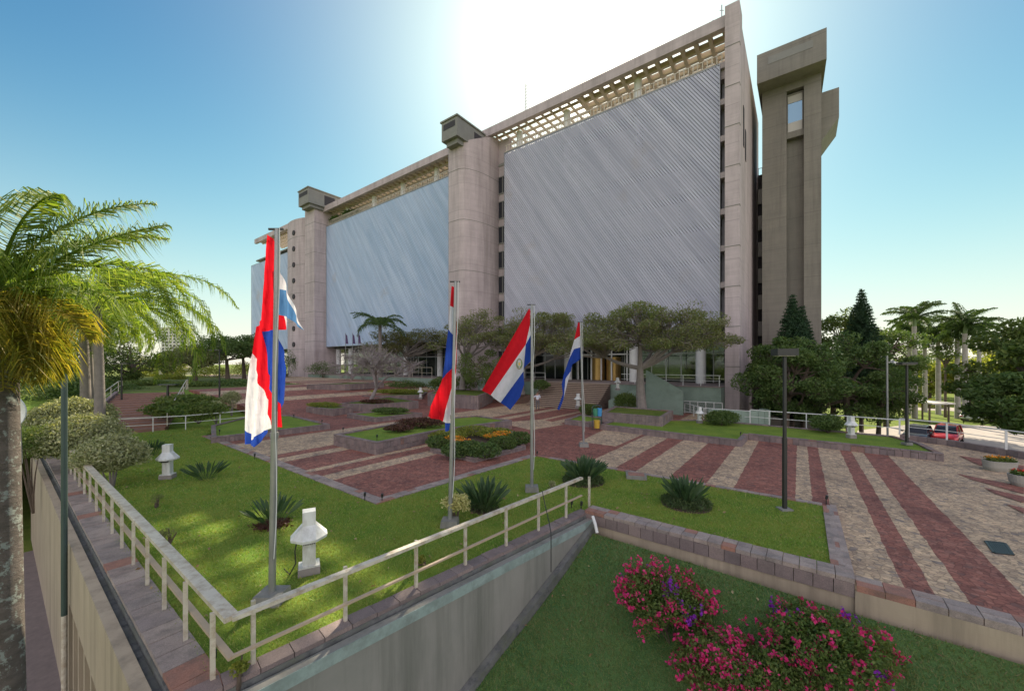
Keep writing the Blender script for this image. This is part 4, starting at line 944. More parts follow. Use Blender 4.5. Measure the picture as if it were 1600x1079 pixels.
# palm in front of the left screen
Y = 56; hd = V(594, 508, Y)
palm('palm_tree', 'single dark green palm in front of the left slat screen', V(594, 585, Y), hd, .26,
     [(2*PI*k/17+rng.normal()*.12, rng.uniform(.15, 1.05), rng.uniform(4.2, 5.0), rng.uniform(1.1, 1.7)) for k in range(17)], 1.0, 55, .07, .55, leaf_royal, bark_grey)
# ---- right side: dense tree, pines, royal palms
ZR = -2.6
make_tree('leafy_tree', 'dense dark leafy tree in front of the lift tower', at(1225, 690, 31), at(1232, 620, 31), (at(1238, 592, 31), (4.0, 3.4, 3.3)), 62, 19000, .26, leaf_dark, bark_brown, .25, 1.0, twigs=4, surface=.6, aspect=.38)
make_tree('leafy_tree', 'dense mid green tree with pale twigs right of the lift tower base', at(1330, 690, 33), at(1322, 620, 33), (at(1318, 592, 33), (4.0, 3.4, 3.6)), 62, 17000, .26, leaf_mid if False else leaf_dark, bark_brown, .25, 1.0, twigs=6, surface=.6, aspect=.38)
make_tree('leafy_tree', 'round bushy tree rising behind the dense trees at the tower edge', at(1300, 680, 44), at(1303, 570, 44), (at(1308, 530, 44), (3.8, 3, 3.4)), 40, 9000, .3, leaf_mid, bark_brown, .25, 1.1, twigs=2)
make_tree('leafy_tree', 'dark bushy tree right of the tall pine', at(1385, 680, 46), at(1385, 570, 46), (at(1388, 552, 46), (3.6, 3.0, 3.4)), 44, 9500, .32, leaf_dark, bark_brown, .25, 1.2, twigs=2)
make_tree('leafy_tree', 'low leafy tree behind the camera pole at the garden edge', at(1372, 690, 34), at(1375, 640, 34), (at(1378, 612, 34), (2.3, 2.2, 2.3)), 26, 6000, .24, leaf_dark, bark_brown, .16, .9, twigs=3)
def pine(label, px, topy, Y, rad, zb):
    base = V(px, 568, Y); base[2] = zb; top = V(px, topy, Y); t = thing('norfolk_pine', label, 'pine tree', base); m = MB(); m.tube([base, lerp(base, top, .5), top], [.2, .12, .02], 7); part('trunk', m, bark_brown, t)
    m = MB(); hh = top[2]-zb; n = int(hh/.36)
    for i in range(n):
        f = (i+.5)/n; z = top[2]-hh*.86*f; r = rad*min(1.0, f*1.25+.03)*(1-.25*max(0, f-.75)*4*.5); q = 9 if f > .12 else 5; a0 = rng.random()*6
        for k in range(q):
            a = a0+2*PI*k/q+rng.normal()*.12; L = r*rng.uniform(.85, 1.1); tip = np.array([base[0]+L*math.cos(a), base[1]+L*math.sin(a), z+.16*L]); s = np.array([base[0], base[1], z]); pts = bez(s, lerp(s, tip, .6)-[0, 0, .12*L], tip, 6); m.tube(pts, .02, 3)
            nn_ = max(10, int(L*80)); tt = rng.random(nn_)*.95+.05; ix = tt*5; i0 = np.minimum(ix.astype(int), 4); P = pts[i0]*(1-(ix-i0)[:, None])+pts[i0+1]*(ix-i0)[:, None]; leaves(m, P+rng.normal(size=(nn_, 3))*[.09, .09, .06], .32, .22)
    part('crown', m, leaf_pine, t); return t
pine('tall layered pine tree standing before the lift tower', 1238, 460, 36.5, 2.7, -2.6)
pine('shorter layered pine half hidden behind the taller one', 1254, 478, 38.5, 2.2, -2.6)
pine('dark pointed pine tree against the sky right of the lift tower', 1346, 452, 40, 2.9, -2.6)
# royal palms
RW = .27
RP = [(1429, 655, 497, 53.0, 1.0), (1445, 643, 520, 60, .95), (1466, 646, 522, 57, .95), (1496, 655, 516, 53, .95), (1508, 659, 508, 51, 1.0), (1420, 648, 515, 58, .9), (1530, 648, 520, 60, .9)]
rl_ = ['royal palm nearest the lamp post, tallest of its row', 'royal palm with slim trunk second from the left in its row', 'royal palm standing behind the red car', 'royal palm left of the pair beside the silver car', 'royal palm with the palest trunk, right of the pair beside the silver car', 'royal palm partly hidden behind the dark bushy tree', 'royal palm behind the silver car, farthest right of its row']
royal_proto = None
def royal_fronds(n, L): return [(2*PI*k/n+rng.normal()*.2, rng.uniform(-.15, 1.4), L*rng.uniform(.8, 1.1), rng.uniform(.9, 1.6)) for k in range(n)]
for i, (px, yb, yt, Y, s) in enumerate(RP):
    h = V(px, yt, Y); base = V(px, yb, Y); base[2] = -3.02
    palm('royal_palm', rl_[i], base, h-[0, 0, 1.1], RW*s, royal_fronds(20, 3.7), .95, 60, .10, .8, leaf_royal, trunk_royal, group='royal palms along the garden road', fr_parts=False, bulge=1.12, crownshaft=1.2)
make_tree('leafy_tree', 'thin dark trunked tree between the royal palms', V(1477, 652, 54)*[1, 1, 0]+[0, 0, -3], at(1477, 575, 54), (at(1477, 545, 54), (2.2, 2, 1.8)), 14, 1500, .3, leaf_mid, bark_brown, .14, .9)
# near tree entering from the right edge
make_tree('leafy_tree', 'large tree with bright sunlit top and dark lower leaves at the right edge', np.array([33.5, 24, -3.0]), np.array([33, 24, .2]), (V(1632, 600, 24.5), (4.0, 3.4, 4.4)), 70, 15000, .34, leaf_mid, bark_brown, .28, 1.0, twigs=3, aspect=.5)
make_tree('leafy_tree', 'dark leafy low tree beside the car park at the right edge', np.array([30.5, 22.5, -3.0]), np.array([30.8, 22.5, -.5]), (V(1590, 628, 22.5), (1.9, 1.9, 1.6)), 36, 8000, .26, leaf_dark, bark_brown, .16, .8, twigs=3, aspect=.5)
# trees far behind
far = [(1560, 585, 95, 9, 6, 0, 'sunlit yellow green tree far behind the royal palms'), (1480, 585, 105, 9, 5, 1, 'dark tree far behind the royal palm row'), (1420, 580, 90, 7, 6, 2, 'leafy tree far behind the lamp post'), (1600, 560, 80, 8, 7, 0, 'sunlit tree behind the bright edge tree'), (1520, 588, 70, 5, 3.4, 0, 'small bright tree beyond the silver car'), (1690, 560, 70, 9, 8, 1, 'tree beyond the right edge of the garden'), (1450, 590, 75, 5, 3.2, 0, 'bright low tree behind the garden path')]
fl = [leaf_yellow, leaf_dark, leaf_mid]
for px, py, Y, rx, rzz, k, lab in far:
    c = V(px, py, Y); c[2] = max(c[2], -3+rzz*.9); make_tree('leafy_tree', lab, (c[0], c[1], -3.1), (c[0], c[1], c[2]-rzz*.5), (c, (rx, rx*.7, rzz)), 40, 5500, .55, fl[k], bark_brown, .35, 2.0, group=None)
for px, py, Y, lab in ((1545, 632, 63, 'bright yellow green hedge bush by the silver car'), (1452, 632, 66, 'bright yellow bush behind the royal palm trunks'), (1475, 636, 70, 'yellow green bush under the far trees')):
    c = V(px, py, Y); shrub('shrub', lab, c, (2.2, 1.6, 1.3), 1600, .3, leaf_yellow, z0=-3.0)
# sunlit trees behind the building, seen through the lobby glass
for u, lab in ((-2, 'sunlit tree behind the end wall of the bank, seen through the glass'), (6, 'sunlit tree behind the bank lobby, seen through the entrance glass'), (22, 'tree behind the bank seen left of the entrance')):
    c = UW(u, 27, 3.0); make_tree('leafy_tree', lab, (c[0], c[1], -3), (c[0], c[1], 1), (c, (4, 3, 3.6)), 30, 3500, .45, leaf_yellow, bark_brown, .3, 1.5)
# ---- left side
ZU = 1.7
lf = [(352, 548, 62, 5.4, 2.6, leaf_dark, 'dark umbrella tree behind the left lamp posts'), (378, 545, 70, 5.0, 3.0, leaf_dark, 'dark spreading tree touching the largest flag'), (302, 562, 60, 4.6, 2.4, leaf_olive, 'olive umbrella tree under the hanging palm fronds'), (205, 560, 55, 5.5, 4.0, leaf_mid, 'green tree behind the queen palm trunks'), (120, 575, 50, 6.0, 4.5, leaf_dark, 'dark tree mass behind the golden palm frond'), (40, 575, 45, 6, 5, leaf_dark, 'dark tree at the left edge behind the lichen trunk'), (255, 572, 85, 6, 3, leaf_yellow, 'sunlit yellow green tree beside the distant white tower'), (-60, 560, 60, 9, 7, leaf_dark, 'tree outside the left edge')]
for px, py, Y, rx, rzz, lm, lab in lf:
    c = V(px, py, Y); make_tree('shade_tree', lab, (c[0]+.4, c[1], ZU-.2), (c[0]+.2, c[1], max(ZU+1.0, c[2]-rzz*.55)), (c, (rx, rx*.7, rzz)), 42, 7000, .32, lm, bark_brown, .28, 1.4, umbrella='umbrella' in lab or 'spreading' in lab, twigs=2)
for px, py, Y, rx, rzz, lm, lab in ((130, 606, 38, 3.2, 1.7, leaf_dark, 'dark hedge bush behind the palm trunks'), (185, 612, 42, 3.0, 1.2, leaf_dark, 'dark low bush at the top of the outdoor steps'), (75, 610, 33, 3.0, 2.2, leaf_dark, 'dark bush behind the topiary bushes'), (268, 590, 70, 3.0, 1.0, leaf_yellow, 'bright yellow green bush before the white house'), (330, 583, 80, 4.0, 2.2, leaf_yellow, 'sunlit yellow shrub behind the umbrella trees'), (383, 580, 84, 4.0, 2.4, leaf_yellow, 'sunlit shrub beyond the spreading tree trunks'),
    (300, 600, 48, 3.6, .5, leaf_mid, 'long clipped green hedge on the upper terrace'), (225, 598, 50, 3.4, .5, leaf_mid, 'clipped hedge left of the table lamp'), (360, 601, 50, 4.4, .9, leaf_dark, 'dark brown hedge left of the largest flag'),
    (263, 640, 29, 1.9, .8, leaf_mid, 'loose green bush on the bank right of the outdoor steps'), (310, 642, 28, 2.2, .8, leaf_mid, 'wide loose bush behind the back railing'), (290, 625, 33, 2.8, .6, leaf_mid, 'flat green bush above the steps')):
    c = V(px, py, Y); shrub('shrub', lab, c, (rx, rx*.7, rzz), int(1200+700*rx), .22, lm)
# near queen palm, trunk covered with lichen
hd = np.array([-6.05, 4.55, 5.35])
F1 = [(R(6), .66, 2.0, .45, 1.0), (R(-10), -.55, 1.25, 1.0, 1.0), (R(-35), -.75, 1.3, .8, 1.1), (R(40), .95, 1.9, .9), (R(70), .8, 2.2, 1.2), (R(110), .6, 2.6, 1.4), (R(150), .8, 2.6, 1.4), (R(190), .4, 2.6, 1.5), (R(230), .9, 2.4, 1.4), (R(265), .5, 2.4, 1.6), (R(300), .8, 2.0, 1.5), (R(-20), 1.15, 1.7, 1.2), (R(15), -.75, 1.15, .8, 1.1), (R(-55), -.35, 1.4, 1.2, 1.0), (R(12), .30, 1.5, .8, 1.0), (R(25), 1.2, 2.0, 1.0), (R(5), -1.0, 1.15, .5, 1.1), (R(0), .05, 1.2, 1.1, 1.0)]
palm('queen_palm', 'near palm with lichen covered trunk and golden hanging fronds at the left edge', (-5.45, 4.15, -4.7), hd, .175, F1, .52, 150, .017, .75, leaf_palm, lichen_trunk, rm=[leaf_palm, leaf_gold, leaf_gold, leaf_palm, leaf_palm, leaf_palm, leaf_palm, leaf_palm, leaf_palm, leaf_palm, leaf_palm, leaf_palm, leaf_gold, leaf_gold, leaf_palm, leaf_palm, leaf_gold, leaf_gold], bend=.55, rach=.022)
def qp(label, px, yb, yh, Y, L, n, tr=.16):
    hd = V(px-4, yh, Y); bs = V(px, yb, Y); fr = [(2*PI*k/n+rng.normal()*.15, rng.uniform(.1, .95), L*rng.uniform(.85, 1.1), rng.uniform(1.7, 2.4)) for k in range(n)]
    palm('queen_palm', label, bs, hd, tr, fr, 1.15, 120, .035, 1.0, leaf_palm, bark_grey, bend=.75, rach=.025)
qp('middle distance queen palm with long drooping fronds, rightmost of three', 156, 648, 470, 18.5, 6.4, 30, .17)
qp('middle distance queen palm with straight trunk, behind the rightmost one', 134, 640, 488, 22, 5.0, 14, .2)
qp('queen palm with the slimmest trunk, between the two others', 143, 636, 500, 24, 3.4, 12, .13)
# topiary bushes
def topi(label, px, pyc, pyb, Y, r, n=9000, sq=.85):
    c = V(px, pyc, Y); zb = V(px, pyb, Y)[2]; shrub('topiary_bush', label, c, (r, r*.95, r*sq), int(n*1.5), .06+.045*r, leaf_varieg, 'bush', z0=zb, lumpy=44, bark=bark_grey)
topi('round variegated topiary bush by the railing, nearest one', 175, 708, 762, 14.0, 1.02, 12000, .78)
topi('pale clipped topiary bush behind the nearest one', 128, 683, 730, 16.5, 1.55, 12000, .72)
topi('pale topiary bush farthest along the tall wall', 118, 652, 700, 19, 1.8, 11000, .62)
topi('small clipped pale globe bush behind the back railing, left of two', 338, 636, 660, 30, .75, 2600)
topi('small clipped pale globe bush nearest the largest flag, right of two', 362, 621, 650, 34, .85, 2600)
c = G(717, 812, .02); cc_ = np.array([c[0], c[1], 0])
shrub('variegated_shrub', 'small yellow variegated shrub on bent stem near the second flagpole', V(713, 785, c[1]-.1), (.42, .38, .30), 1500, .085, leafmat('cream_leaves', [(.35, .36, .12), (.55, .52, .24), (.62, .58, .30)], .3), z0=.0, bark=bark_brown)
# trailing creeper over the wall end
shrub('creeper', 'green creeper hanging over the far end of the tall wall', V(52, 690, 15.5), (1.3, 1.0, .8), 5000, .12, leaf_mid, 'creeper', aspect=.3, z0=-1.4)
# bird of paradise clumps
def strelitzia(label, px, py, h, r, n, skirt=None, lean=.45, zb=.02):
    b = G(px, py, zb); t = thing('bird_of_paradise_plant', label, 'plant', b); m = MB()
    for i in range(n):
        a = rng.random()*2*PI; q = rng.random()**.6; s = b+np.array([math.cos(a), math.sin(a), 0])*r*.35*q; L = h*rng.uniform(.65, 1.08); tip = s+np.array([math.cos(a)*r*q*1.0, math.sin(a)*r*q*1.0, L*(1-.25*q)])
        pts = bez(s, lerp(s, tip, .5)+[0, 0, .12*L], tip, 7); d = unit(pts[-1]-pts[0]); w = unit(np.cross(d, rng.normal(size=3)+[0, 0, .2])); wd = np.array([.008, .008, .009, .035, .055, .042, .002])*h*.95; k = len(pts)
        nrm = np.cross(d, w); vs = np.concatenate([pts-w*wd[:, None], pts+nrm*wd[:, None]*-.35, pts+w*wd[:, None]]); fs = [[j, j+1, k+j+1, k+j] for j in range(k-1)]+[[k+j, k+j+1, 2*k+j+1, 2*k+j] for j in range(k-1)]; m.add(vs, fs)
    part('leaf_clump', m, leaf_strel, t)
    if skirt:
        m = MB(); ns = int(2600*skirt*skirt); a = rng.random(ns)*2*PI; q = np.sqrt(rng.random(ns))*skirt; P = np.c_[b[0]+q*np.cos(a), b[1]+q*np.sin(a), b[2]+.05+.22*(1-(q/skirt)**2)*rng.random(ns)+.10*rng.random(ns)]; leaves(m, P, .20, .12, 0, 0, -.6); part('groundcover_skirt', m, leaf_skirt, t)
        m = MB(); m.lathe(b, [(skirt*1.02, -.02), (skirt*.98, .02), (.05, .05)], 20); part('soil', m, soil_m, t)
    return t
strelitzia('broad bird of paradise clump with grassy round skirt beside the end of the railing', 911, 752, 1.05, .75, 120, .78)
strelitzia('upright bird of paradise clump with round skirt in the middle of the tufted lawn', 1072, 788, 1.02, .62, 80, .75)
strelitzia('dark bird of paradise clump with trailing base next to the cream shrub', 757, 795, .98, .72, 110, .45)
strelitzia('thin bird of paradise clump with brown mulch behind the first flagpole', 426, 818, .85, .62, 40, .0)
strelitzia('dark bird of paradise clump near the second white bollard', 323, 748, .78, .62, 55)
strelitzia('bird of paradise clump farthest back on the left lawn', 238, 711, .85, .55, 45)
m = MB(); b = G(426, 820, .02); ns = 1500; P = np.c_[b[0]+rng.normal(size=ns)*.16, b[1]+rng.normal(size=ns)*.16, .04+rng.random(ns)*.05]; leaves(m, P, .10, .6); solo('mulch', 'reddish brown leaf mulch round the thin clump behind the first flagpole', 'mulch', m, leaf_redh, (b[0], b[1], 0))
# dry sprigs and little weeds near the railing
for px, py, s, lab, lm in ((372, 1062, .20, 'bright yellow green weed in the corner of the railing', leaf_yellow), (660, 882, .16, 'yellow weed under the front railing', leaf_yellow), (862, 764, .22, 'small pale sapling near the end of the front railing', leaf_varieg), (245, 792, .30, 'dry twiggy sapling by the left railing', leaf_olive), (262, 850, .30, 'thin dry sapling among the sun flecks', leaf_olive)):
    b = G(px, py, .03); shrub('small_plant', lab, (b[0], b[1], s*1.0), (s*.7, s*.7, s*.6), 260 if lm is leaf_olive else 420, .05, lm, 'plant', z0=.0, lumpy=6)
# azaleas on the slope
def azalea(label, px, py, r, h, n, nf):
    b = GL(px, py); t = thing('azalea_bush', label, 'flowering bush', b); c = b+[0, 0, h*.5]; m = MB()
    for _ in range(30): e = clump_points(c, [r*.9, r*.8, h*.5], 1)[0]; m.tube(bez(b-[0, 0, .1]+rng.normal(size=3)*[.2, .2, 0], lerp(b, e, .6)+rng.normal(size=3)*.06, e, 4), [.014, .011, .008, .004], 4)
    part('stem', m, bark_brown, t); m = MB(); K = 46; L = unit(rng.normal(size=(K, 3))); L[:, 2] = np.abs(L[:, 2])*1.2-.25; cen = c+L*np.array([r, r*.85, h*.55])*rng.uniform(.45, .95, K)[:, None]
    for q in cen: leaves(m, clump_points(q, r*.26, n//K, .2), .065, .5)
    part('foliage', m, leaf_mid, t); f = [MB(), MB()]
    for i, q in enumerate(cen):
        pur = rng.random() < .10; d = unit(q-c)
        for _ in range(max(1, int(nf/K))):
            s = q+d*r*.16+rng.normal(size=3)*r*.10; k = rng.integers(5, 12); leaves(f[1 if pur else 0], s+rng.normal(size=(k, 3))*.035, .062, .8)
    part('flowers', f[0], flower_mag, t)
    if f[1].n: part('purple_flowers', f[1], flower_pur, t)
    return t
azalea('large azalea bush covered in magenta flowers on the shaded slope', 1036, 974, 1.05, 1.0, 17000, 420)
azalea('sparser azalea bush with scattered magenta flowers at the right of the slope', 1290, 1046, 1.05, .85, 14000, 190)
azalea('azalea bush with magenta and purple flowers at the lower edge', 1130, 1072, .85, .8, 12000, 260)
azalea('low leafy azalea bush with few blooms between the two largest ones', 1200, 1090, .85, .7, 11000, 110)
# flower bed in the plaza
bedz = .02; q = [G(678, 706, .25), G(760, 710, .25), G(826, 690, .25), G(800, 676, .25), G(735, 668, .25), G(690, 680, .25)]
bed = planter('flower_bed', 'flower bed with orange blooms and clipped dark shrubs in a low stone kerb', [G(672, 700, .2), G(742, 716, .2), G(822, 696, .2), G(800, 672, .2), G(735, 664, .2), G(690, 676, .2)], .2, -.1, soil_m)
def bedpart(name, px, py, z, rx, ry, rzz, n, leaf, lm):
    c = G(px, py, z); m = MB(); leaves(m, clump_points(c, (rx, ry, rzz), n, .5), leaf, .5); part(name, m, lm, bed)
for px, py, rx in ((690, 690, .85), (715, 702, .8), (755, 703, .9), (785, 692, .8), (812, 684, .7), (735, 700, .7)): bedpart('clipped_shrub', px, py, .45, rx, .6, .38, 1500, .12, leaf_dark)
for px, py in ((700, 680), (740, 672), (775, 676)): bedpart('bright_foliage', px, py, .5, 1.1, .8, .3, 1300, .12, leaf_yellow)
for px, py in ((708, 683), (722, 688), (770, 680), (785, 676)): bedpart('orange_flowers', px, py, .70, .55, .3, .12, 150, .09, flower_org)
c = G(657, 663, .75); shrub('hedge', 'dark red clipped hedge on the large planter', (c[0], c[1], .9), (1.6, .7, .35), 3500, .12, leaf_redh, 'hedge', z0=.5, lumpy=24)
c = G(622, 669, .75); shrub('hedge', 'dark red low shrub at the left end of the planter hedge', (c[0], c[1], .8), (.9, .6, .25), 1600, .12, leaf_redh, 'hedge', z0=.5, lumpy=14)
c = GH(610, 645, .4); shrub('shrub', 'dark groundcover clump on the low planter behind the hedge', (c[0], c[1], .62), (1.9, .6, .30), 2200, .14, leaf_dark, z0=.3, lumpy=16)
c = GH(505, 633, .6); shrub('grass_tuft', 'unkempt yellow green grass tuft on the planter by the bare tree', (c[0], c[1], zE+.75), (1.9, 1.0, .30), 2200, .2, leaf_yellow, 'plant', z0=zE+.5, aspect=.15)
c = GH(620, 610, .4); shrub('shrub', 'yellow groundcover strip before the dark terrace hedge', (c[0], c[1], zK+.55), (4.2, 1.2, .35), 3200, .2, leaf_yellow, z0=zK+.2)
c = GH(590, 628, .8); shrub('shrub', 'reddish groundcover under the bare tree', (c[0], c[1], zF+.9), (1.7, .8, .25), 1500, .15, leaf_redh, z0=zF+.6)
for px, py, Y, rx, rzz, lab, lm in ((1128, 652, 26.5, 1.25, .62, 'rounded dark bush beside the white bollard on the right lawn', leaf_dark), (1293, 660, 23.6, 1.05, .6, 'clipped dark bush left of the right bollard', leaf_dark), (978, 628, 33, 1.2, 1.0, 'spiky green cycad beside the big grey trunk', leaf_mid), (1002, 658, 28, 1.5, .28, 'dark red groundcover in front of the raised planter', leaf_redh), (920, 640, 33, .9, .6, 'green shrub behind the blue bin', leaf_mid)):
    c = V(px, py, Y); shrub('shrub', lab, c, (rx, rx*.8, rzz), 4200, .13, lm, lumpy=22)
# roof garden
for u, lab in ((66, 'dark green roof shrub nearest the second vent box'), (70.5, 'dark green roof shrub on the terrace edge')):
    c = UW(u, 1.8, 34.0); shrub('shrub', lab, c, (3.0, 1.4, 1.3), 2600, .35, leaf_dark, z0=32.4)
# grass blades on the nearer lawns
def blades(name, label, poly, zf, n, mat, h=.05, w=.009, ymax=99):
    P = np.array([p[:2] for p in poly]); lo, hi = P.min(0), P.max(0); xy = rng.uniform(lo, hi, (n*3, 2)); d = np.hypot(xy[:, 0], xy[:, 1]); keep = inpoly(xy[:, 0], xy[:, 1], P) & (d < ymax) & (rng.random(len(xy)) < np.clip((9/d)**1.3, 0, 1)); xy = xy[keep][:n]; k = len(xy); d = np.hypot(xy[:, 0], xy[:, 1]); g = (np.clip(d/8, 1, 2.5))[:, None]
    z = np.array(zf(xy[:, 0], xy[:, 1])); b = np.c_[xy, np.broadcast_to(z, (k,))]; a = rng.random(k)*2*PI; s = np.c_[np.cos(a), np.sin(a), 0*a]*w*g; tip = b+np.c_[rng.normal(size=(k, 2))*h*.7, h*rng.uniform(.4, 1.2, k)]
    v = np.stack([b-s-[0, 0, .01], b+s-[0, 0, .01], tip], 1).reshape(-1, 3); j = np.arange(k)*3; m = MB(); m.add(v, np.stack([j, j+1, j+2], 1)); o = part(name, m, mat); tag(o, label, 'grass', kind='stuff'); return o
blades('lawn_grass', 'short green grass blades of the flagpole lawn', lawn_poly, lambda x, y: .02+0*x, 230000, blade_m)
sp_ = [A1, A2-LD*16, A2-LD*16+LN*9, Bn+LN*1.5]
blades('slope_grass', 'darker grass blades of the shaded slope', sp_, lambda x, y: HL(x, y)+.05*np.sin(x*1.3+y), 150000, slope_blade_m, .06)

# fallen leaves
def litter(name, label, poly, zf, n, cols):
    P = np.array([p[:2] for p in poly]); lo, hi = P.min(0), P.max(0); xy = rng.uniform(lo, hi, (n*3, 2)); xy = xy[inpoly(xy[:, 0], xy[:, 1], P)][:n]
    m = MB(); leaves(m, np.c_[xy, np.array(zf(xy[:, 0], xy[:, 1]))+.035], .09, .55, 0, .9); o = part(name, m, leafmat(name, cols, .1)); tag(o, label, 'leaves', kind='stuff')
litter('fallen_leaves', 'dry fallen leaves scattered over the flagpole lawn', lawn_poly, lambda x, y: .03+0*x, 420, [(.30, .20, .10), (.22, .13, .07), (.42, .34, .18)])
litter('fallen_leaves', 'dry fallen leaves scattered over the shaded slope', sp_, lambda x, y: HL(x, y)+.05*np.sin(x*1.3+y)+.02, 240, [(.30, .20, .10), (.24, .14, .08), (.45, .38, .20)])
# ================================================================== flags and poles
rng = np.random.default_rng(23)
def cloth(name, c):
    m, t, b = newmat(name); g = geo(t); n = noise(t, 6, 4, .6, g.outputs['Position']); r = addramp(t, [(.3, tuple(x*.86 for x in c)), (.7, c)]); t.links.new(n.outputs[0], r.inputs[0])
    t.links.new(r.outputs[0], b.inputs['Base Color']); b.inputs['Roughness'].default_value = .7; b.inputs['Specular IOR Level'].default_value = .2
    tr = t.nodes.new('ShaderNodeBsdfTranslucent'); t.links.new(r.outputs[0], tr.inputs[0]); mx = t.nodes.new('ShaderNodeMixShader'); mx.inputs[0].default_value = .45
    nb = noise(t, 9, 3, .6, g.outputs['Position'], (1, 1, .25)); bp = t.nodes.new('ShaderNodeBump'); bp.inputs['Strength'].default_value = .5; bp.inputs['Distance'].default_value = .06; t.links.new(nb.outputs[0], bp.inputs['Height']); t.links.new(bp.outputs[0], b.inputs['Normal']); t.links.new(bp.outputs[0], tr.inputs['Normal'])
    t.links.new(b.outputs[0], mx.inputs[1]); t.links.new(tr.outputs[0], mx.inputs[2]); t.links.new(mx.outputs[0], t.nodes['Material Output'].inputs[0]); return m
FR = cloth('red_cloth', (.75, .012, .025)); FW = cloth('white_cloth', (.80, .79, .84)); FB = cloth('blue_cloth', (.025, .075, .42)); FLB = cloth('pale_blue_cloth', (.10, .25, .50))
def flag_mesh(name, regions, Y, fold, parent=None, step=5.0):
    """regions: (material index, outline in picture units); one cloth with real folds in depth"""
    bm = bmesh.new()
    for k, poly in regions:
        P = [Vector((x, y, 0)) for x, y in poly]; vs = [bm.verts.new(p) for p in P]
        for tri in tessellate_polygon([P]):
            try: f = bm.faces.new([vs[i] for i in tri]); f.material_index = k
            except ValueError: pass
    bmesh.ops.remove_doubles(bm, verts=bm.verts[:], dist=.3)
    xs = [v.co.x for v in bm.verts]; ys = [v.co.y for v in bm.verts]
    for x in np.arange(min(xs)+step/2, max(xs), step*.6): bmesh.ops.bisect_plane(bm, geom=bm.verts[:]+bm.edges[:]+bm.faces[:], plane_co=(x, 0, 0), plane_no=(1, 0, 0))
    for y in np.arange(min(ys)+step/2, max(ys), step*2): bmesh.ops.bisect_plane(bm, geom=bm.verts[:]+bm.edges[:]+bm.faces[:], plane_co=(0, y, 0), plane_no=(0, 1, 0))
    for v in bm.verts:
        x, y = v.co.x, v.co.y; p = V(x, y, Y); p = p+np.array([0, fold(x, y), 0]); v.co = p
    c = V(np.mean(xs), max(ys), Y)
    if parent is not None: c = np.array(parent.location)
    for v in bm.verts: v.co -= Vector(c)
    bmesh.ops.recalc_face_normals(bm, faces=bm.faces)
    me = bpy.data.meshes.new(name); bm.to_mesh(me); bm.free()
    for k in (FR, FW, FB, FLB): me.materials.append(k)
    me.polygons.foreach_set('use_smooth', np.ones(len(me.polygons), bool))
    o = bpy.data.objects.new(name, me); COL.objects.link(o)
    if parent is not None: o.parent = parent
    else: o.location = tuple(c)
    return o
z1_ = lambda L: [(340+x*.352, 340+y*.352) for x, y in L]
z2_ = lambda L: [(640+x*.2502, 430+y*.2502) for x, y in L]
W1 = lambda a, k, ph=0, kk=.02: (lambda x, y: a*math.sin(x*k+ph+y*kk)*min(1, max(0, 1.0)))
f1 = [(0, z1_([(212, 70), (232, 85), (252, 200), (254, 480), (194, 505), (204, 690), (226, 765), (262, 850), (268, 935), (235, 935), (200, 810), (165, 700), (138, 600), (150, 480), (180, 450), (195, 250)])),
      (2, z1_([(194, 505), (254, 480), (266, 560), (290, 700), (286, 805), (262, 850), (226, 765), (204, 690)])),
      (1, z1_([(138, 600), (165, 700), (200, 810), (235, 935), (185, 950), (140, 990), (105, 945), (110, 820), (122, 690)])),
      (2, z1_([(105, 945), (140, 990), (185, 950), (205, 945), (160, 1018), (105, 1010)]))]
Y1 = 7.3
fl1 = thing('flag', 'largest red white and blue flag, hanging folded on the nearest pole', 'flag', V(425, 690, Y1))
o = flag_mesh('cloth', f1, Y1+.02, lambda x, y: .07*math.sin(x*.28+y*.02)+.03*math.sin(x*.75+y*.05)+.10, fl1, 4)
flag_mesh('fly_fold', [(1, z1_([(262, 225), (278, 240), (380, 500), (350, 450), (300, 320), (264, 316)])), (3, z1_([(264, 316), (300, 320), (350, 450), (380, 500), (310, 440), (290, 435), (264, 430)])), (0, z1_([(264, 430), (290, 435), (302, 495), (264, 500)])), (1, z1_([(290, 435), (310, 440), (314, 460), (302, 495)]))], Y1+.25, lambda x, y: .05*math.sin(x*.4), fl1, 4)
f2 = [(0, z2_([(262, 65), (275, 70), (278, 200), (252, 190)])), (1, z2_([(252, 190), (278, 200), (275, 380), (240, 335)])), (2, z2_([(240, 335), (275, 380), (272, 570), (197, 648)])),
      (0, z2_([(278, 200), (284, 205), (290, 420), (286, 570), (283, 600), (205, 915), (108, 885), (130, 820), (197, 648), (272, 570), (275, 380)])), (1, z2_([(283, 600), (272, 935), (205, 915)])), (2, z2_([(220, 920), (247, 928), (240, 975), (222, 975)]))]
fl2 = thing('flag', 'narrow flag with a wide red lower end, second from the left', 'flag', V(690, 668, 10.7)); flag_mesh('cloth', f2, 10.72, lambda x, y: .09*math.sin(x*.30+y*.015)+.03*math.sin(x*.8)+.12, fl2, 4)
f3 = [(0, z2_([(748, 200), (720, 250), (450, 720), (505, 750), (725, 432), (752, 310), (756, 215)])), (1, z2_([(505, 750), (725, 432), (712, 600), (568, 795)])), (1, z2_([(752, 310), (757, 372), (725, 432)])), (2, z2_([(725, 432), (757, 372), (764, 530), (718, 575), (712, 600)])), (2, z2_([(568, 795), (712, 600), (716, 680), (690, 760), (628, 842)]))]
fl3 = thing('flag', 'widest flag showing diagonal stripes and a small round emblem', 'flag', V(800, 640, 13.6)); flag_mesh('cloth', f3, 13.62, lambda x, y: .12*math.sin(x*.16+y*.08)+.10, fl3, 4)
e = V(640+685*.2502, 430+553*.2502, 13.45); m = MB()
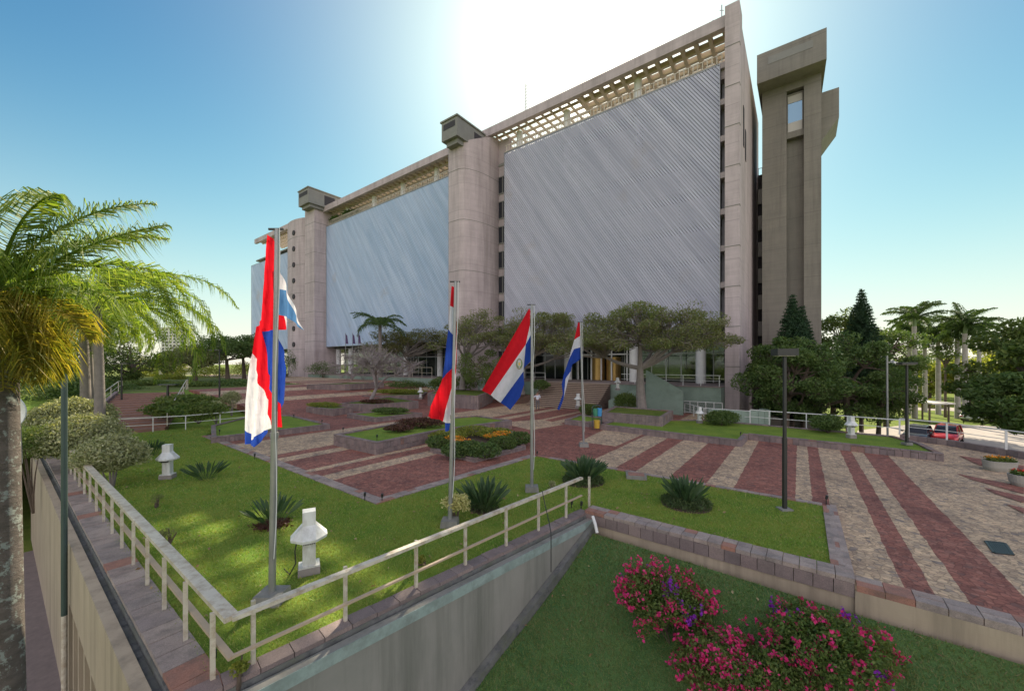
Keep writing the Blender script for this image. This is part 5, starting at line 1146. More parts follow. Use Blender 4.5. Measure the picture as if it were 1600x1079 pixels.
for r0, r1, k in ((.115, .155, 0),):
    a = np.linspace(0, 2*PI, 25); vs = np.concatenate([np.c_[e[0]+r*np.cos(a)*.75, np.full(25, e[1]), e[2]+r*np.sin(a)*1.25] for r in (r0, r1)]); m.add(vs, [[i, i+1, 26+i, 25+i] for i in range(24)])
part('emblem_ring', m, M('olive_emblem', (.25, .24, .16), (.20, .19, .12), 3), fl3)
m = MB(); a = np.linspace(0, 2*PI, 11)[:-1]; rr = np.where(np.arange(10) % 2 == 0, .075, .032); m.polys(np.c_[e[0]+rr*np.sin(a)*.8, np.full(10, e[1]-.005), e[2]+rr*np.cos(a)*1.2], [list(range(10))]); part('emblem_star', m, M('yellow_emblem', (.65, .50, .12)), fl3)
m = MB(); 
for s in (-1, 1): m.tube(bez((e[0]+s*.015, e[1]-.003, e[2]-.12), (e[0]+s*.12, e[1]-.003, e[2]-.06), (e[0]+s*.06, e[1]-.003, e[2]+.10), 6), .014, 5)
part('emblem_wreath', m, M('green_emblem', (.12, .26, .08)), fl3)
f4 = [(0, z2_([(1056, 290), (1066, 290), (1074, 372), (1033, 400)])), (1, z2_([(1033, 400), (1074, 372), (1078, 445), (1030, 460), (995, 530)])), (2, z2_([(995, 530), (1030, 460), (1078, 445), (1080, 515), (1020, 555), (1010, 600), (975, 645), (965, 770), (935, 842), (922, 835), (958, 740), (950, 680), (965, 610)])), (1, z2_([(1010, 600), (985, 690), (965, 770), (975, 645)]))]
fl4 = thing('flag', 'slim flag with mostly blue folds, farthest of the four large ones', 'flag', V(890, 640, 21)); flag_mesh('cloth', f4, 21.05, lambda x, y: .12*math.sin(x*.35+y*.05)+.12, fl4, 3)
galv = M('galvanised_steel', (.34, .34, .33), (.26, .27, .27), 3, .4, metal=.5)
def flagpole(label, pxb, pyb, pxt, pyt, Y, r, bw=.5):
    b = G(pxb, pyb, 0); b = V(pxb, pyb, Y); b[2] = 0; tp = V(pxt, pyt, Y); t = thing('flagpole', label, 'flagpole', b)
    m = MB(); m.tube([b+[0, 0, .2], lerp(b, tp, .45)], [r, r*.92], 12); m.tube([lerp(b, tp, .45), tp], [r*.80, r*.66], 12); part('pole', m, galv, t, smooth_=True)
    m = MB(); m.tube([lerp(b, tp, .44), lerp(b, tp, .455)], r*1.12, 12); part('collar', m, galv, t)
    m = MB(); m.hexa([b+[-bw/2, -bw/2*.9, -.1], b+[bw/2, -bw/2*.9, -.1], b+[bw/2, bw/2*.9, -.1], b+[-bw/2, bw/2*.9, -.1], b+[-bw*.44, -bw*.4, .2], b+[bw*.44, -bw*.4, .2], b+[bw*.44, bw*.4, .2], b+[-bw*.44, bw*.4, .2]]); part('concrete_base', m, conc_grey, t)
    m = MB(); m.bar(tp+[-.16, 0, .0], tp+[.12, 0, .0], .035, .035); part('top_arm', m, black_metal, t)
    m = MB(); q = lerp(b, tp, .12); m.tube([q+[r, -r, 0]]+[lerp(q, tp, k)+[r*1.1+.03*math.sin(k*9), -r*1.0, 0] for k in np.linspace(.1, 1, 12)], .009, 4); part('halyard', m, white_paint, t)
    return t
flagpole('nearest and tallest grey flagpole on a square concrete base', 425, 940, 433, 358, 7.3, .062, .52)
flagpole('grey flagpole rising behind the cream shrub, second of the row', 703, 822, 712, 440, 10.7, .06)
flagpole('grey flagpole behind the front railing end, carrying the widest flag', 831, 768, 831, 476, 13.6, .058)
flagpole('grey flagpole behind the skirted clump, last of the row', 912, 697, 907, 503, 21.0, .058)
# three small flags far left of the entrance
for px, lab in ((540, 'tiny dark flag on a thin pole under the left screen, leftmost of three'), (551, 'tiny dark flag on a thin pole under the left screen, middle of three'), (560, 'tiny dark flag on a thin pole under the left screen, partly behind the palm')):
    b = V(px, 575, 66); tp = V(px, 520, 66); t = thing('small_flagpole', lab, 'flagpole', b); m = MB(); m.tube([b, tp], .05, 6); part('pole', m, galv, t)
    m = MB(); vs = [tp+[0, -.05, -.1], tp+[.35, -.15, -.5], tp+[.5, -.05, -1.9], tp+[.05, -.1, -1.8]]; m.polys(vs, [[0, 1, 2, 3]]); part('cloth', m, M('dark_flag_cloth', (.05, .05, .16), (.10, .04, .08), 8), t)
# ================================================================== white concrete bollard lights
grille_m = M('dark_louvre', (.05, .035, .03), (.03, .025, .02), 20, .6)
bol_m = M('white_painted_concrete', (.70, .72, .70), (.62, .64, .62), 2.0, .6, .1, 40, dirt=(.36, .35, .30), dirt_scale=4, dirt_amt=.7, streak=(1, 1, .3))
plinth_m = M('bollard_plinth', (.30, .27, .25), (.22, .20, .19), 3, .9, .3)
def bollard_proto():
    t = thing('bollard_light', 'x', 'bollard light'); m = MB(); s = .125; w = .35; zt, zw, zb = 1.04, .80, .745
    m.box(-.20, .20, -.17, .17, .155, .185); m.box(-s, s, -s, s, .186, .78); m.box(-s, s, -s, s, zt, 1.33)
    c = [(1, 1), (-1, 1), (-1, -1), (1, -1)]; vs = []; fs = []
    top = [(s, s), (-s, s), (-s, -s), (s, -s)]
    cross = [(w, s), (s, w), (-s, w), (-w, s), (-w, -s), (-s, -w), (s, -w), (w, -s)]
    vs = [(x, y, zt) for x, y in top]+[(x, y, zw) for x, y in cross]+[(x*.97, y*.97, zb) for x, y in cross]
    f = [[0, 4, 5], [1, 6, 7], [2, 8, 9], [3, 10, 11], [1, 0, 5, 6], [2, 1, 7, 8], [3, 2, 9, 10], [0, 3, 11, 4]]
    f += [[4+i, 12+i, 12+(i+1) % 8, 4+(i+1) % 8] for i in range(8)]+[[19, 18, 17, 16, 15, 14, 13, 12]]; m.polys(vs, f); part('body', m, bol_m, t)
    m = MB()
    for sg in (-1, 1):
        y0, y1 = sorted((sg*.20, sg*.36)); m.hexa([(-.11, sg*.16, .66), (.11, sg*.16, .66), (.11, sg*.345, .742), (-.11, sg*.345, .742), (-.11, sg*.16, .743), (.11, sg*.16, .743), (.11, sg*.346, .7445), (-.11, sg*.346, .7445)] if sg > 0 else [(-.11, -.345, .742), (.11, -.345, .742), (.11, -.16, .66), (-.11, -.16, .66), (-.11, -.346, .7445), (.11, -.346, .7445), (.11, -.16, .743), (-.11, -.16, .743)])
        for k in range(6): m.bar((-.1+k*.04, sg*.165, .655), (-.1+k*.04, sg*.35, .737), .012, .012)
        part('louvre', m, grille_m, t); m = MB()
    m = MB(); m.box(-.21, .21, -.18, .18, -.1, .154); part('plinth', m, plinth_m, t); return t
bp = bollard_proto(); first = True
BL = [(483, 893, .02, R(28), 1.0, 'nearest and largest white bollard light, behind the front railing'), (262, 747, .02, R(15), 1.0, 'white bollard light on the left lawn near the topiary bush'), (177, 690, .02, R(20), 1.0, 'white bollard light by the back railing, half hidden by pale bushes'), (1093, 659, .37, R(5), .80, 'white bollard light left of the rounded dark bush'), (1330, 682, .37, R(0), .86, 'white bollard light on the right lawn before the thin railing'), (903, 636, .5, R(10), .95, 'white bollard light at the bottom of the entrance steps'), (657, 622, None, R(10), .95, 'small distant white bollard light beside the yellow groundcover'), (752, 621, None, R(10), .85, 'distant white bollard light just below the widest flag tip'), (965, 608, 2.2, R(10), .80, 'distant white bollard light at the top of the entrance steps')]
for px, py, z, rz, sc, lab in BL:
    p = G(px, py, z) if z is not None else GH(px, py, .35); o = bp if first else copy_tree(bp); first = False
    o.location = tuple(p); o.rotation_euler = (0, 0, rz); o.scale = (sc, sc, sc); o['label'] = lab; o['group'] = 'white bollard lights on the lawns'
m = MB(); b = G(483, 893, 0); m.tube([b+[-.20, -.1, .75], b+[-.24, -.12, .5], b+[-.22, -.12, .25], b+[-.34, -.14, .02], b+[-.6, .1, .02]], .014, 5); solo('cable', 'black cable running down the side of the nearest bollard light', 'cable', m, black_metal, b)
# ================================================================== lamp posts
def lamp(label, px, py, pyt, z, hw, hh=.10, pr_=.042, tilt=0.0, plate=True, off=0.0):
    b = G(px, py, z); tp = V(px, pyt, b[1]); t = thing('lamp_post', label, 'lamp post', b); m = MB(); m.bar(b, lerp(b, tp, .45), pr_*2.3, pr_*2.3, up=(0, 1, 0)); m.bar(lerp(b, tp, .45), tp-[0, 0, hh], pr_*1.8, pr_*1.8, up=(0, 1, 0)); part('pole', m, black_metal, t)
    m = MB(); c = tp; m.hexa([c+[-hw/2+off, -.16, -hh], c+[hw/2+off, -.16, -hh], c+[hw/2+off, .16, -hh], c+[-hw/2+off, .16, -hh], c+[-hw/2+off, -.16, 0], c+[hw/2+off, -.16, .015], c+[hw/2+off, .16, .015], c+[-hw/2+off, .16, 0]]); part('lamp_head', m, black_metal, t)
    m = MB(); m.box(c[0]-hw*.4+off, c[0]+hw*.4+off, c[1]-.12, c[1]+.12, c[2]-hh-.02, c[2]-hh-.002); part('lens', m, pale_panel, t)
    if plate:
        m = MB(); m.box(b[0]-.17, b[0]+.17, b[1]-.15, b[1]+.15, b[2]-.05, b[2]+.07); part('concrete_base', m, conc_grey, t)
lamp('tall black lamp post on concrete base in the middle of the tufted lawn', 1226, 797, 545, 0, .64, .20)
lamp('black lamp post at the end of the right lawn near the red car', 1417, 693, 566, .37, .8, .10)
lamp('thin black lamp post with flat head behind the outdoor steps', 190, 632, 567, .9, 1.25, .06, .04, plate=False)
lamp('thin black lamp post with one sided head left of the largest flag', 343, 626, 546, 1.0, 1.2, .06, .045, plate=False, off=-.45)
lamp('low table shaped lamp on the upper terrace', 262, 620, 600, 1.7, 1.6, .07, .06, plate=False)
b = V(1387, 690, 26.5); t = thing('camera_pole', 'slim grey pole with a white security camera behind the thin railing', 'camera pole', b); tp = V(1386, 556, 26.5); m = MB(); m.tube([b, tp], .06, 8); part('pole', m, galv, t)
m = MB(); q = V(1387, 566, 26.5); m.bar(q, q+[.28, -.05, .02], .04, .04); m.hexa([q+np.array(k) for k in ((.12, -.32, -.05), (.34, -.32, -.11), (.42, .0, -.05), (.2, .0, .0), (.12, -.32, .09), (.34, -.32, .03), (.42, .0, .10), (.2, .0, .15))]); part('camera', m, white_paint, t)
# dark green pole against the tall wall
ss = [s for s in np.arange(3, 25, .02) if abs((cB+dL*s+nL*.80)[0]/(cB+dL*s+nL*.80)[1]*F+CX-100) < .6][0]; b = cB+dL*ss+nL*.80; b[2] = -4.68
t = thing('green_pole', 'dark green metal pole standing against the tall tan wall', 'pole', b); m = MB(); zt_ = V(100, 585, b[1])[2]; m.tube([b+[0, 0, 2.9], [b[0], b[1], zt_]], .058, 10); part('upper_pole', m, green_metal, t); m = MB(); m.tube([b, b+[0, 0, 2.899]], .055, 10); part('lower_pole', m, cream_paint, t)
# ================================================================== people
skin_m = M('skin', (.38, .22, .16), (.33, .19, .14), 5, .6); hair_m = M('black_hair', (.015, .012, .01), (.02, .016, .014), 5, .6)
shirt_m = M('pale_blue_white_shirt', (.66, .70, .78), (.58, .62, .70), 6, .8); trouser_m = M('grey_trousers', (.16, .15, .15), (.12, .115, .115), 6, .85); shoe_m = M('black_shoes', (.02, .018, .016))
def skinned(name, pts, edges, rad, mat, parent, lvl=2):
    me = bpy.data.meshes.new(name); me.from_pydata([tuple(p) for p in pts], edges, []); me.update(); o = bpy.data.objects.new(name, me); COL.objects.link(o); o.parent = parent
    md = o.modifiers.new('Skin', 'SKIN'); md.use_smooth_shade = True; me.skin_vertices.new() if not me.skin_vertices else None
    for v, r in zip(me.skin_vertices[0].data, rad): v.radius = r if isinstance(r, tuple) else (r, r)
    me.skin_vertices[0].data[0].use_root = True; s = o.modifiers.new('Subdivision', 'SUBSURF'); s.levels = lvl; s.render_levels = lvl; me.materials.append(mat); return o
pb = GH(840, 640); per = thing('person', 'man seen from behind in pale shirt and grey trousers, left arm bent outward', 'person', pb, R(-8))
# whole body: one continuous surface from feet to head
B = [(0, 0, .95), (0, .0, 1.12), (0, .01, 1.30), (0, .02, 1.43), (0, .02, 1.52), (0, .01, 1.62), (0, .0, 1.70), (-.19, .01, 1.40), (-.36, -.03, 1.20), (-.24, .12, 1.05), (.19, .01, 1.40), (.25, .02, 1.13), (.24, .10, .90), (-.10, 0, .90), (-.11, .01, .50), (-.12, -.02, .08), (-.13, .13, .04), (.10, 0, .90), (.11, .01, .50), (.12, -.02, .08), (.13, .13, .04), (-.20, .17, 1.01), (.235, .13, .82)]
E = [(0, 1), (1, 2), (2, 3), (3, 4), (4, 5), (5, 6), (3, 7), (7, 8), (8, 9), (3, 10), (10, 11), (11, 12), (0, 13), (13, 14), (14, 15), (15, 16), (0, 17), (17, 18), (18, 19), (19, 20), (9, 21), (12, 22)]
Rr = [(.15, .10), (.14, .10), (.165, .11), (.13, .09), .052, (.075, .09), (.07, .085), .06, .045, .034, .06, .045, .034, .085, .06, .042, .035, .085, .06, .042, .035, .028, .028]
skinned('body', B, E, Rr, skin_m, per)
def sub(idx, grow_, name, mat):
    mp = {v: i for i, v in enumerate(idx)}; skinned(name, [B[i] for i in idx], [(mp[a], mp[b]) for a, b in E if a in mp and b in mp], [tuple(x+grow_ for x in (Rr[i] if isinstance(Rr[i], tuple) else (Rr[i], Rr[i]))) for i in idx], mat, per)
sub([0, 1, 2, 3, 7, 8, 10, 11], .018, 'shirt', shirt_m); sub([0, 13, 14, 15, 17, 18, 19], .016, 'trousers', trouser_m); sub([15, 16], .016, 'shoe', shoe_m); sub([19, 20], .016, 'shoe', shoe_m)
skinned('hair', [(0, -.015, 1.66), (0, -.02, 1.73)], [(0, 1)], [(.078, .088), (.066, .075)], hair_m, per)
# the face looks away towards the building
m = MB(); m.lathe((0, 0, 0), [(.004, -.02), (.014, -.01), (.012, .012), (.004, .02)], 8); o = part('nose', m, skin_m, per, True); o.location = (0, .105, 1.615)
for s in (-1, 1):
    m = MB(); m.lathe((0, 0, 0), [(.003, -.03), (.014, -.01), (.016, .012), (.004, .03)], 8); o = part('ear', m, skin_m, per, True); o.location = (s*.082, .0, 1.62)
    for k in range(5):
        p0 = np.array(B[21 if s < 0 else 22]); d = np.array([.05*s*-.2+(k-2)*.012, .03+.0*k, -.06]) if k else np.array([-s*.05, .03, -.02]); m = MB(); m.tube([p0, p0+d*.6, p0+d*1.1+[0, .01, 0]], [.010, .009, .006], 6); part('finger', m, skin_m, per, True)
# ================================================================== cars
tyre_m = M('tyre_rubber', (.02, .02, .02)); rim_m = M('alloy_rim', (.45, .45, .46), None, 3, .35, metal=.8); car_glass = window_m; lamp_m = M('headlamp_glass', (.75, .78, .8), None, 3, .15); tail_m = M('tail_lamp', (.5, .02, .02), None, 3, .3)
def paint(name, c):
    m, t, b = newmat(name); b.inputs['Base Color'].default_value = col4(c); b.inputs['Roughness'].default_value = .28; b.inputs['Coat Weight'].default_value = .6; b.inputs['Metallic'].default_value = .2; return m
def loft_sections(m, secs):
    """secs: list of (x, [(y, z) ...]) closed rings with equal counts"""
    n = len(secs[0][1]); vs = np.array([(x, y, z) for x, r in secs for y, z in r]); fs = [[i*n+j, i*n+(j+1) % n, (i+1)*n+(j+1) % n, (i+1)*n+j] for i in range(len(secs)-1) for j in range(n)]
    m.add(vs, fs); m.polys(vs[:n], [list(range(n))[::-1]]); m.polys(vs[-n:], [list(range(n))])
def car(label, p, rz, col, name='parked_car', L=4.4, W=1.8, Hh=1.62, suv=True):
    t = thing(name, label, 'car', p, rz); m = MB(); w = W/2
    def ring(wl_, zl, zs, zt_): return [(-wl_*.86, zl), (wl_*.86, zl), (wl_, zl+.14), (wl_, zs-.12), (wl_*.95, zs), (wl_*.82, zt_), (-wl_*.82, zt_), (-wl_*.95, zs), (-wl_, zs-.12), (-wl_, zl+.14)]
    X = L/2; zb = .92 if suv else .82
    loft_sections(m, [(X, ring(w*.80, .34, .60, .64)), (X-.12, ring(w*.94, .26, .72, .78)), (X-.9, ring(w, .24, zb-.06, zb-.01)), (X-1.3, ring(w, .24, zb, zb+.03)), (0, ring(w, .24, zb+.02, zb+.05)), (-X+.5, ring(w, .26, zb+.03, zb+.06)), (-X+.1, ring(w*.95, .32, zb, zb+.03)), (-X, ring(w*.86, .42, zb-.1, zb-.06))]); part('body', m, paint('car_paint', col), t, True, True)
    m = MB(); r2 = lambda a, z0, z1, k: [(-a, z0), (a, z0), (a*k, z1), (-a*k, z1)]
    loft_sections(m, [(X-1.15, r2(w*.84, zb, zb+.03, .98)), (X-1.75, r2(w*.88, zb, Hh-.10, .80)), (X-2.1, r2(w*.88, zb, Hh, .80)), (-X+1.0, r2(w*.88, zb, Hh-.01, .80)), (-X+.45, r2(w*.86, zb, Hh-.12, .80)), (-X+.12, r2(w*.82, zb, zb+.06, .96))]); g = part('cabin_glass', m, car_glass, t, True)
    m = MB(); m.hexa([(-X+.6, -w*.70, Hh-.02), (X-2.0, -w*.70, Hh-.02), (X-2.0, w*.70, Hh-.02), (-X+.6, w*.70, Hh-.02), (-X+.75, -w*.62, Hh+.035), (X-2.15, -w*.62, Hh+.035), (X-2.15, w*.62, Hh+.035), (-X+.75, w*.62, Hh+.035)]); part('roof', m, paint('car_paint', col), t, True)
    for s in (-1, 1):
        m = MB(); m.bar((X-1.2, s*w*.84, zb+.03), (X-1.8, s*w*.715, Hh), .07, .06); part('pillar', m, paint('car_paint', col), t, True); m = MB(); m.bar((-.15, s*w*.885, zb), (-.15, s*w*.72, Hh), .09, .05, up=(1, 0, 0)); part('pillar', m, paint('car_paint', col), t, True)
        m = MB(); m.bar((-X+.5, s*w*.86, zb+.02), (-X+.8, s*w*.715, Hh-.03), .16, .06); part('pillar', m, paint('car_paint', col), t, True)
        m = MB(); m.hexa([(X-.30, s*w*.55-.16, .62), (X-.06, s*w*.55-.14, .62), (X-.06, s*w*.55+.12, .62), (X-.34, s*w*.55+.20, .62), (X-.34, s*w*.55-.16, .74), (X-.13, s*w*.55-.14, .73), (X-.13, s*w*.55+.12, .73), (X-.38, s*w*.55+.2, .74)]); part('headlight', m, lamp_m, t, True)
        m = MB(); m.box(-X-.012, -X+.2, s*w*.72-.14, s*w*.72+.14, zb-.22, zb-.08); part('tail_light', m, tail_m, t, True)
        m = MB(); m.box(X-1.5, X-1.36, s*(w+.10)-.10, s*(w+.10)+.10, zb+.04, zb+.18); part('mirror', m, paint('car_paint', col), t, True)
        for x in (X-.85, -X+.85):
            m = MB(); a = np.arange(20)*2*PI/20; r = .345
            ring_ = lambda y, q: np.c_[x+q*np.cos(a), np.full(20, y), .345+q*np.sin(a)]
            y0, y1 = s*(w-.2), s*(w+.015); vs = np.concatenate([ring_(y0, r), ring_(y1, r), ring_(y1, r*.66)]); m.add(vs, [[i, (i+1) % 20, 20+(i+1) % 20, 20+i] for i in range(20)]+[[20+i, 20+(i+1) % 20, 40+(i+1) % 20, 40+i] for i in range(20)]); wl_o = part('wheel', m, tyre_m, t, True)
            m = MB(); vs = np.concatenate([ring_(y1-s*.01, r*.65)]); m.polys(vs, [list(range(20))]); part('rim', m, rim_m, wl_o, True)
    m = MB(); m.box(X-.05, X+.012, -w*.5, w*.5, .42, .58); part('grille', m, black_metal, t, True)
    return t
p = G(1480, 690, -2.98); car('red car with dark windows parked beyond the short white railing', p, math.atan2(-.58, -.82), (.42, .02, .025))
p = G(1526, 657, -2.98); car('silver car on the garden road under the royal palms', p, math.atan2(-.45, -.9)+PI*.97, (.55, .57, .60), 'moving_car' if False else 'parked_car', 4.4, 1.75, 1.48, False)
p = G(1434, 688, -2.98); car('dark grey car left of the red one, half hidden by the lawn edge', p, math.atan2(-.58, -.82), (.05, .055, .065), 'parked_car', 4.3, 1.75, 1.45, False)
# road, verge, carport
def flat(name, px, z, mat, label): struct(name, MB().polys([G(x, y, z) for x, y in px], [list(range(len(px)))]), mat, label)
flat('road', [(1330, 712), (1340, 672), (1420, 663), (1530, 664), (1720, 676), (1900, 720), (1750, 780), (1600, 730), (1480, 720)], -2.985, asphalt_m, 'pale garden road with the parked cars')
flat('road', [(1400, 640), (1480, 641), (1700, 660), (1700, 652), (1480, 636), (1400, 636)], -2.985, asphalt_m, 'narrow road behind the royal palms')
cp = V(1457, 631, 48); cq = V(1340, 617, 58); t = thing('carport', 'low flat roofed carport with a thin pale roof edge and dark posts', 'carport', (cp[0], cp[1], -3)); d = (cq-cp)/np.linalg.norm(cq-cp); n_ = np.array([d[1], -d[0], 0]); n_ = n_ if n_[1] > 0 else -n_; m = MB()
m.hexa([cp+[0, 0, -.06], cq+[0, 0, -.06], cq+n_*3+[0, 0, -.06], cp+n_*3+[0, 0, -.06], cp+[0, 0, .12], cq+[0, 0, .12], cq+n_*3+[0, 0, .12], cp+n_*3+[0, 0, .12]][::1]); part('roof', m, pale_panel, t)
for k in (.05, .35, .65, .95):
    for q in (.2, 2.7): m = MB(); b = lerp(cp, cq, k)+n_*q; m.bar((b[0], b[1], -3), (b[0], b[1], b[2]-.06), .14, .14); part('post', m, bark_brown, t)
# pavilion and towers far away
def house(name, label, px0, px1, pyt, pyb, Y, mat, win, dep=10, roofm=None, cat='building'):
    a = V(px0, pyb, Y); b = V(px1, pyt, Y); t = thing(name, label, cat, ((a[0]+b[0])/2, Y, min(a[2], -3)))
    m = MB(); m.box(a[0], b[0], Y, Y+dep, -4.7, b[2]); part('wall', m, mat, t); m = MB(); m.box(a[0]-.4, b[0]+.4, Y-.5, Y+dep+.4, b[2]+.002, b[2]+.5); part('roof', m, roofm or pale_panel, t)
    nx, nz = win; W = b[0]-a[0]; Hh = b[2]-a[2]
    for i in range(nx):
        for k in range(nz): m = MB(); x = a[0]+W*(i+.5)/nx; z = a[2]+Hh*(k+.5)/nz; m.box(x-W/nx*.28, x+W/nx*.28, Y-.06, Y-.01, z-Hh/nz*.26, z+Hh/nz*.26); part('window', m, window_m, t)
house('apartment_tower', 'pale apartment tower on the left horizon behind the palm fronds', 252, 287, 512, 572, 380, M('pale_tower_wall', (.62, .60, .58), (.56, .54, .53), .1), (6, 12), 14)
house('white_house', 'low white house behind the hedges at the left', 236, 282, 574, 592, 92, M('white_house_wall', (.70, .67, .55), (.64, .61, .50), .3), (3, 1), 8)
house('garden_pavilion', 'low pinkish pavilion with dark openings behind the royal palms', 1490, 1600, 594, 632, 98, M('pinkish_house_wall', (.50, .42, .38), (.44, .37, .34), .3), (9, 1), 8, M('red_tile_roof', (.42, .22, .15), (.35, .18, .13), 2))
for px, y0, y1, Y, lab in ((1502, 492, 560, 75, 'thin slanted mast between the royal palm crowns'), (1591, 496, 570, 90, 'tall lamp mast with a flat bar above the right trees')):
    b = V(px-4, 600, Y); b[2] = -3; tp = V(px, y0, Y); t = thing('mast', lab, 'mast', b); m = MB(); m.tube([b, tp], [.12, .05], 6); part('pole', m, galv, t)
    if px > 1550: m = MB(); q = tp-[0, 0, .9]; m.bar(q-[3.2, 0, .1], q+[1.5, 0, 0], .25, .18); part('lamp_bar', m, galv, t)
# ================================================================== small things on the plaza
m = MB(); q = [GH(1540, 845, .012), GH(1570, 848, .012), GH(1583, 866, .012), GH(1553, 863, .012)]
for k in range(9): m.bar(lerp(q[0], q[1], (k+.5)/9), lerp(q[3], q[2], (k+.5)/9), .03, .02)
for a, b in zip(q, q[1:]+q[:1]): m.bar(a, b, .05, .028)
t = thing('drain_grate', 'black iron drain grate set into the red and tan paving', 'drain', np.mean(q, 0)); part('bars', m, black_metal, t); m = MB(); m.polys([p-[0, 0, .008] for p in q], [[0, 1, 2, 3]]); part('pit', m, dark_void, t)
m = MB(); b = G(994, 747, 0); t = thing('junction_box', 'low square concrete box at the paving edge left of the upright clump', 'box', b, R(-14)); m.box(-.38, .38, -.28, .28, -.1, .16); part('box', m, conc_grey, t, True); m = MB(); m.box(-.30, .30, -.20, .20, .162, .185); part('lid', m, tiles_m, t, True)
pot_m = M('grey_concrete_pot', (.38, .36, .31), (.30, .29, .25), 3, .9, .3, 40)
def pot(label, px, py, L, fm, rz):
    b = G(px, py, .0); t = thing('plant_pot', label, 'plant pot', b, rz); m = MB(); n = 24; a = np.arange(n)*2*PI/n; rings = []
    for k, z in ((.78, 0), (.92, .14), (1.0, .42), (.93, .425), (.90, .34)): rings.append(np.c_[L*k*np.sign(np.cos(a))*np.abs(np.cos(a))**.7, .34*k*np.sign(np.sin(a))*np.abs(np.sin(a))**.7, np.full(n, z)])
    m.add(np.concatenate(rings), [[i*n+j, i*n+(j+1) % n, (i+1)*n+(j+1) % n, (i+1)*n+j] for i in range(4) for j in range(n)]); m.polys(rings[-1], [list(range(n))]); part('bowl', m, pot_m, t, True)
    m = MB(); k = 700; P = np.c_[rng.uniform(-.8, .8, k)*L, rng.uniform(-.22, .22, k), .40+rng.random(k)*.16]; leaves(m, P, .10, .4); part('plants', m, leaf_mid, t, True)
    m = MB(); k = 90; P = np.c_[rng.uniform(-.75, .75, k)*L, rng.uniform(-.2, .2, k), .52+rng.random(k)*.10]; leaves(m, P, .07, .8); part('blooms', m, fm, t, True)
pot('long boat shaped concrete pot with green plants and few orange blooms', 1562, 735, .52, flower_org, R(-12)); pot('boat shaped concrete pot with red flowers at the right edge of the photo', 1608, 760, .52, leafmat('red_flowers', [(.55, .04, .03), (.65, .08, .05)], .3), R(-20))
# recycling bins
b = G(931, 671, .0); t = thing('recycling_bins', 'rack with green, blue and yellow recycling bins at the kerb', 'recycling bins', b); m = MB()
m.tube(np.concatenate([[b+[-.25, 0, 0], b+[-.25, 0, 1.5]], [b+[-.25+.08, 0, 1.62], b+[.1, 0, 1.66], b+[.35, 0, 1.62]]]), .03, 6); m.tube([b+[.38, 0, .2], b+[.38, 0, 1.6]], .03, 6); part('rack', m, green_metal, t)
def bin_(x, z, w, h, c, nm):
    m = MB(); n = 16; m.lathe(b+[x, -.1, z], [(w*.42, 0), (w*.5, h), (w*.46, h+.002), (w*.42, h*.9)], n); part(nm, m, M(nm, c, None, 3, .5), t)
bin_(-.05, .95, .34, .5, (.05, .25, .14), 'green_bin'); bin_(.22, .95, .36, .52, (.05, .28, .55), 'blue_bin'); bin_(.05, .12, .40, .55, (.55, .36, .04), 'yellow_bin')
# black garden spotlights
sp = None
for px, py, z, lab in ((570, 780, .05, 'short black spotlight at the paving corner, left of two'), (597, 782, .05, 'short black spotlight at the paving corner, right of two'), (398, 716, .05, 'short black spotlight on the edging behind the largest flag'), (1291, 785, .05, 'short black spotlight at the right end of the tufted lawn'), (343, 677, .36, 'short black spotlight on the left raised lawn'), (459, 652, .36, 'short black spotlight on the far rim of the left raised lawn'), (503, 661, .36, 'short black spotlight near the right tip of the left raised lawn'), (589, 686, .62, 'short black spotlight at the front corner of the large planter'), (536, 674, .62, 'short black spotlight at the left corner of the large planter'), (839, 712, .05, 'short black spotlight at the lawn corner below the widest flag'), (893, 793, .03, 'short black spotlight left of the railing end post'), (908, 795, .03, 'short black spotlight right of the railing end post'), (334, 1040, .05, 'black spotlight inside the corner of the railing'), (1157, 681, .37, 'short black spotlight at the kerb step of the right lawn')):
    b = G(px, py, z)
    if sp is None:
        sp = thing('garden_spotlight', lab, 'spotlight', (0, 0, 0)); m = MB(); m.tube([(0, 0, -.05), (0, 0, .14)], .014, 6); part('stake', m, black_metal, sp, True); m = MB(); m.tube([(0, 0, .12), (.015, -.02, .24)], [.035, .04], 10); part('lamp_can', m, black_metal, sp, True); o = sp
    else: o = copy_tree(sp)
    o.location = tuple(b); o['label'] = lab; o['group'] = 'black garden spotlights'
b = G(926, 815, -.1); t = thing('drain_pipe', 'short pale drain pipe sticking out at the end of the retaining wall', 'pipe', b); m = MB(); m.tube([V(926, 806, 11.2), V(930, 818, 11.05), V(933, 832, 10.95)], .045, 8); part('pipe', m, white_paint, t)
a = G(847, 806, .97) if False else V(847, 765, 12.6*.84)
pts = [V(847, 766, 10.15), V(852, 790, 10.05), V(858, 815, 9.8), V(861, 833, 9.55), V(861, 870, 9.5), V(861, 893, 9.5)]
m = MB(); m.tube(pts, .012, 5); solo('cable', 'black cable hanging from the front railing down the grey wall', 'cable', m, black_metal, pts[-1])
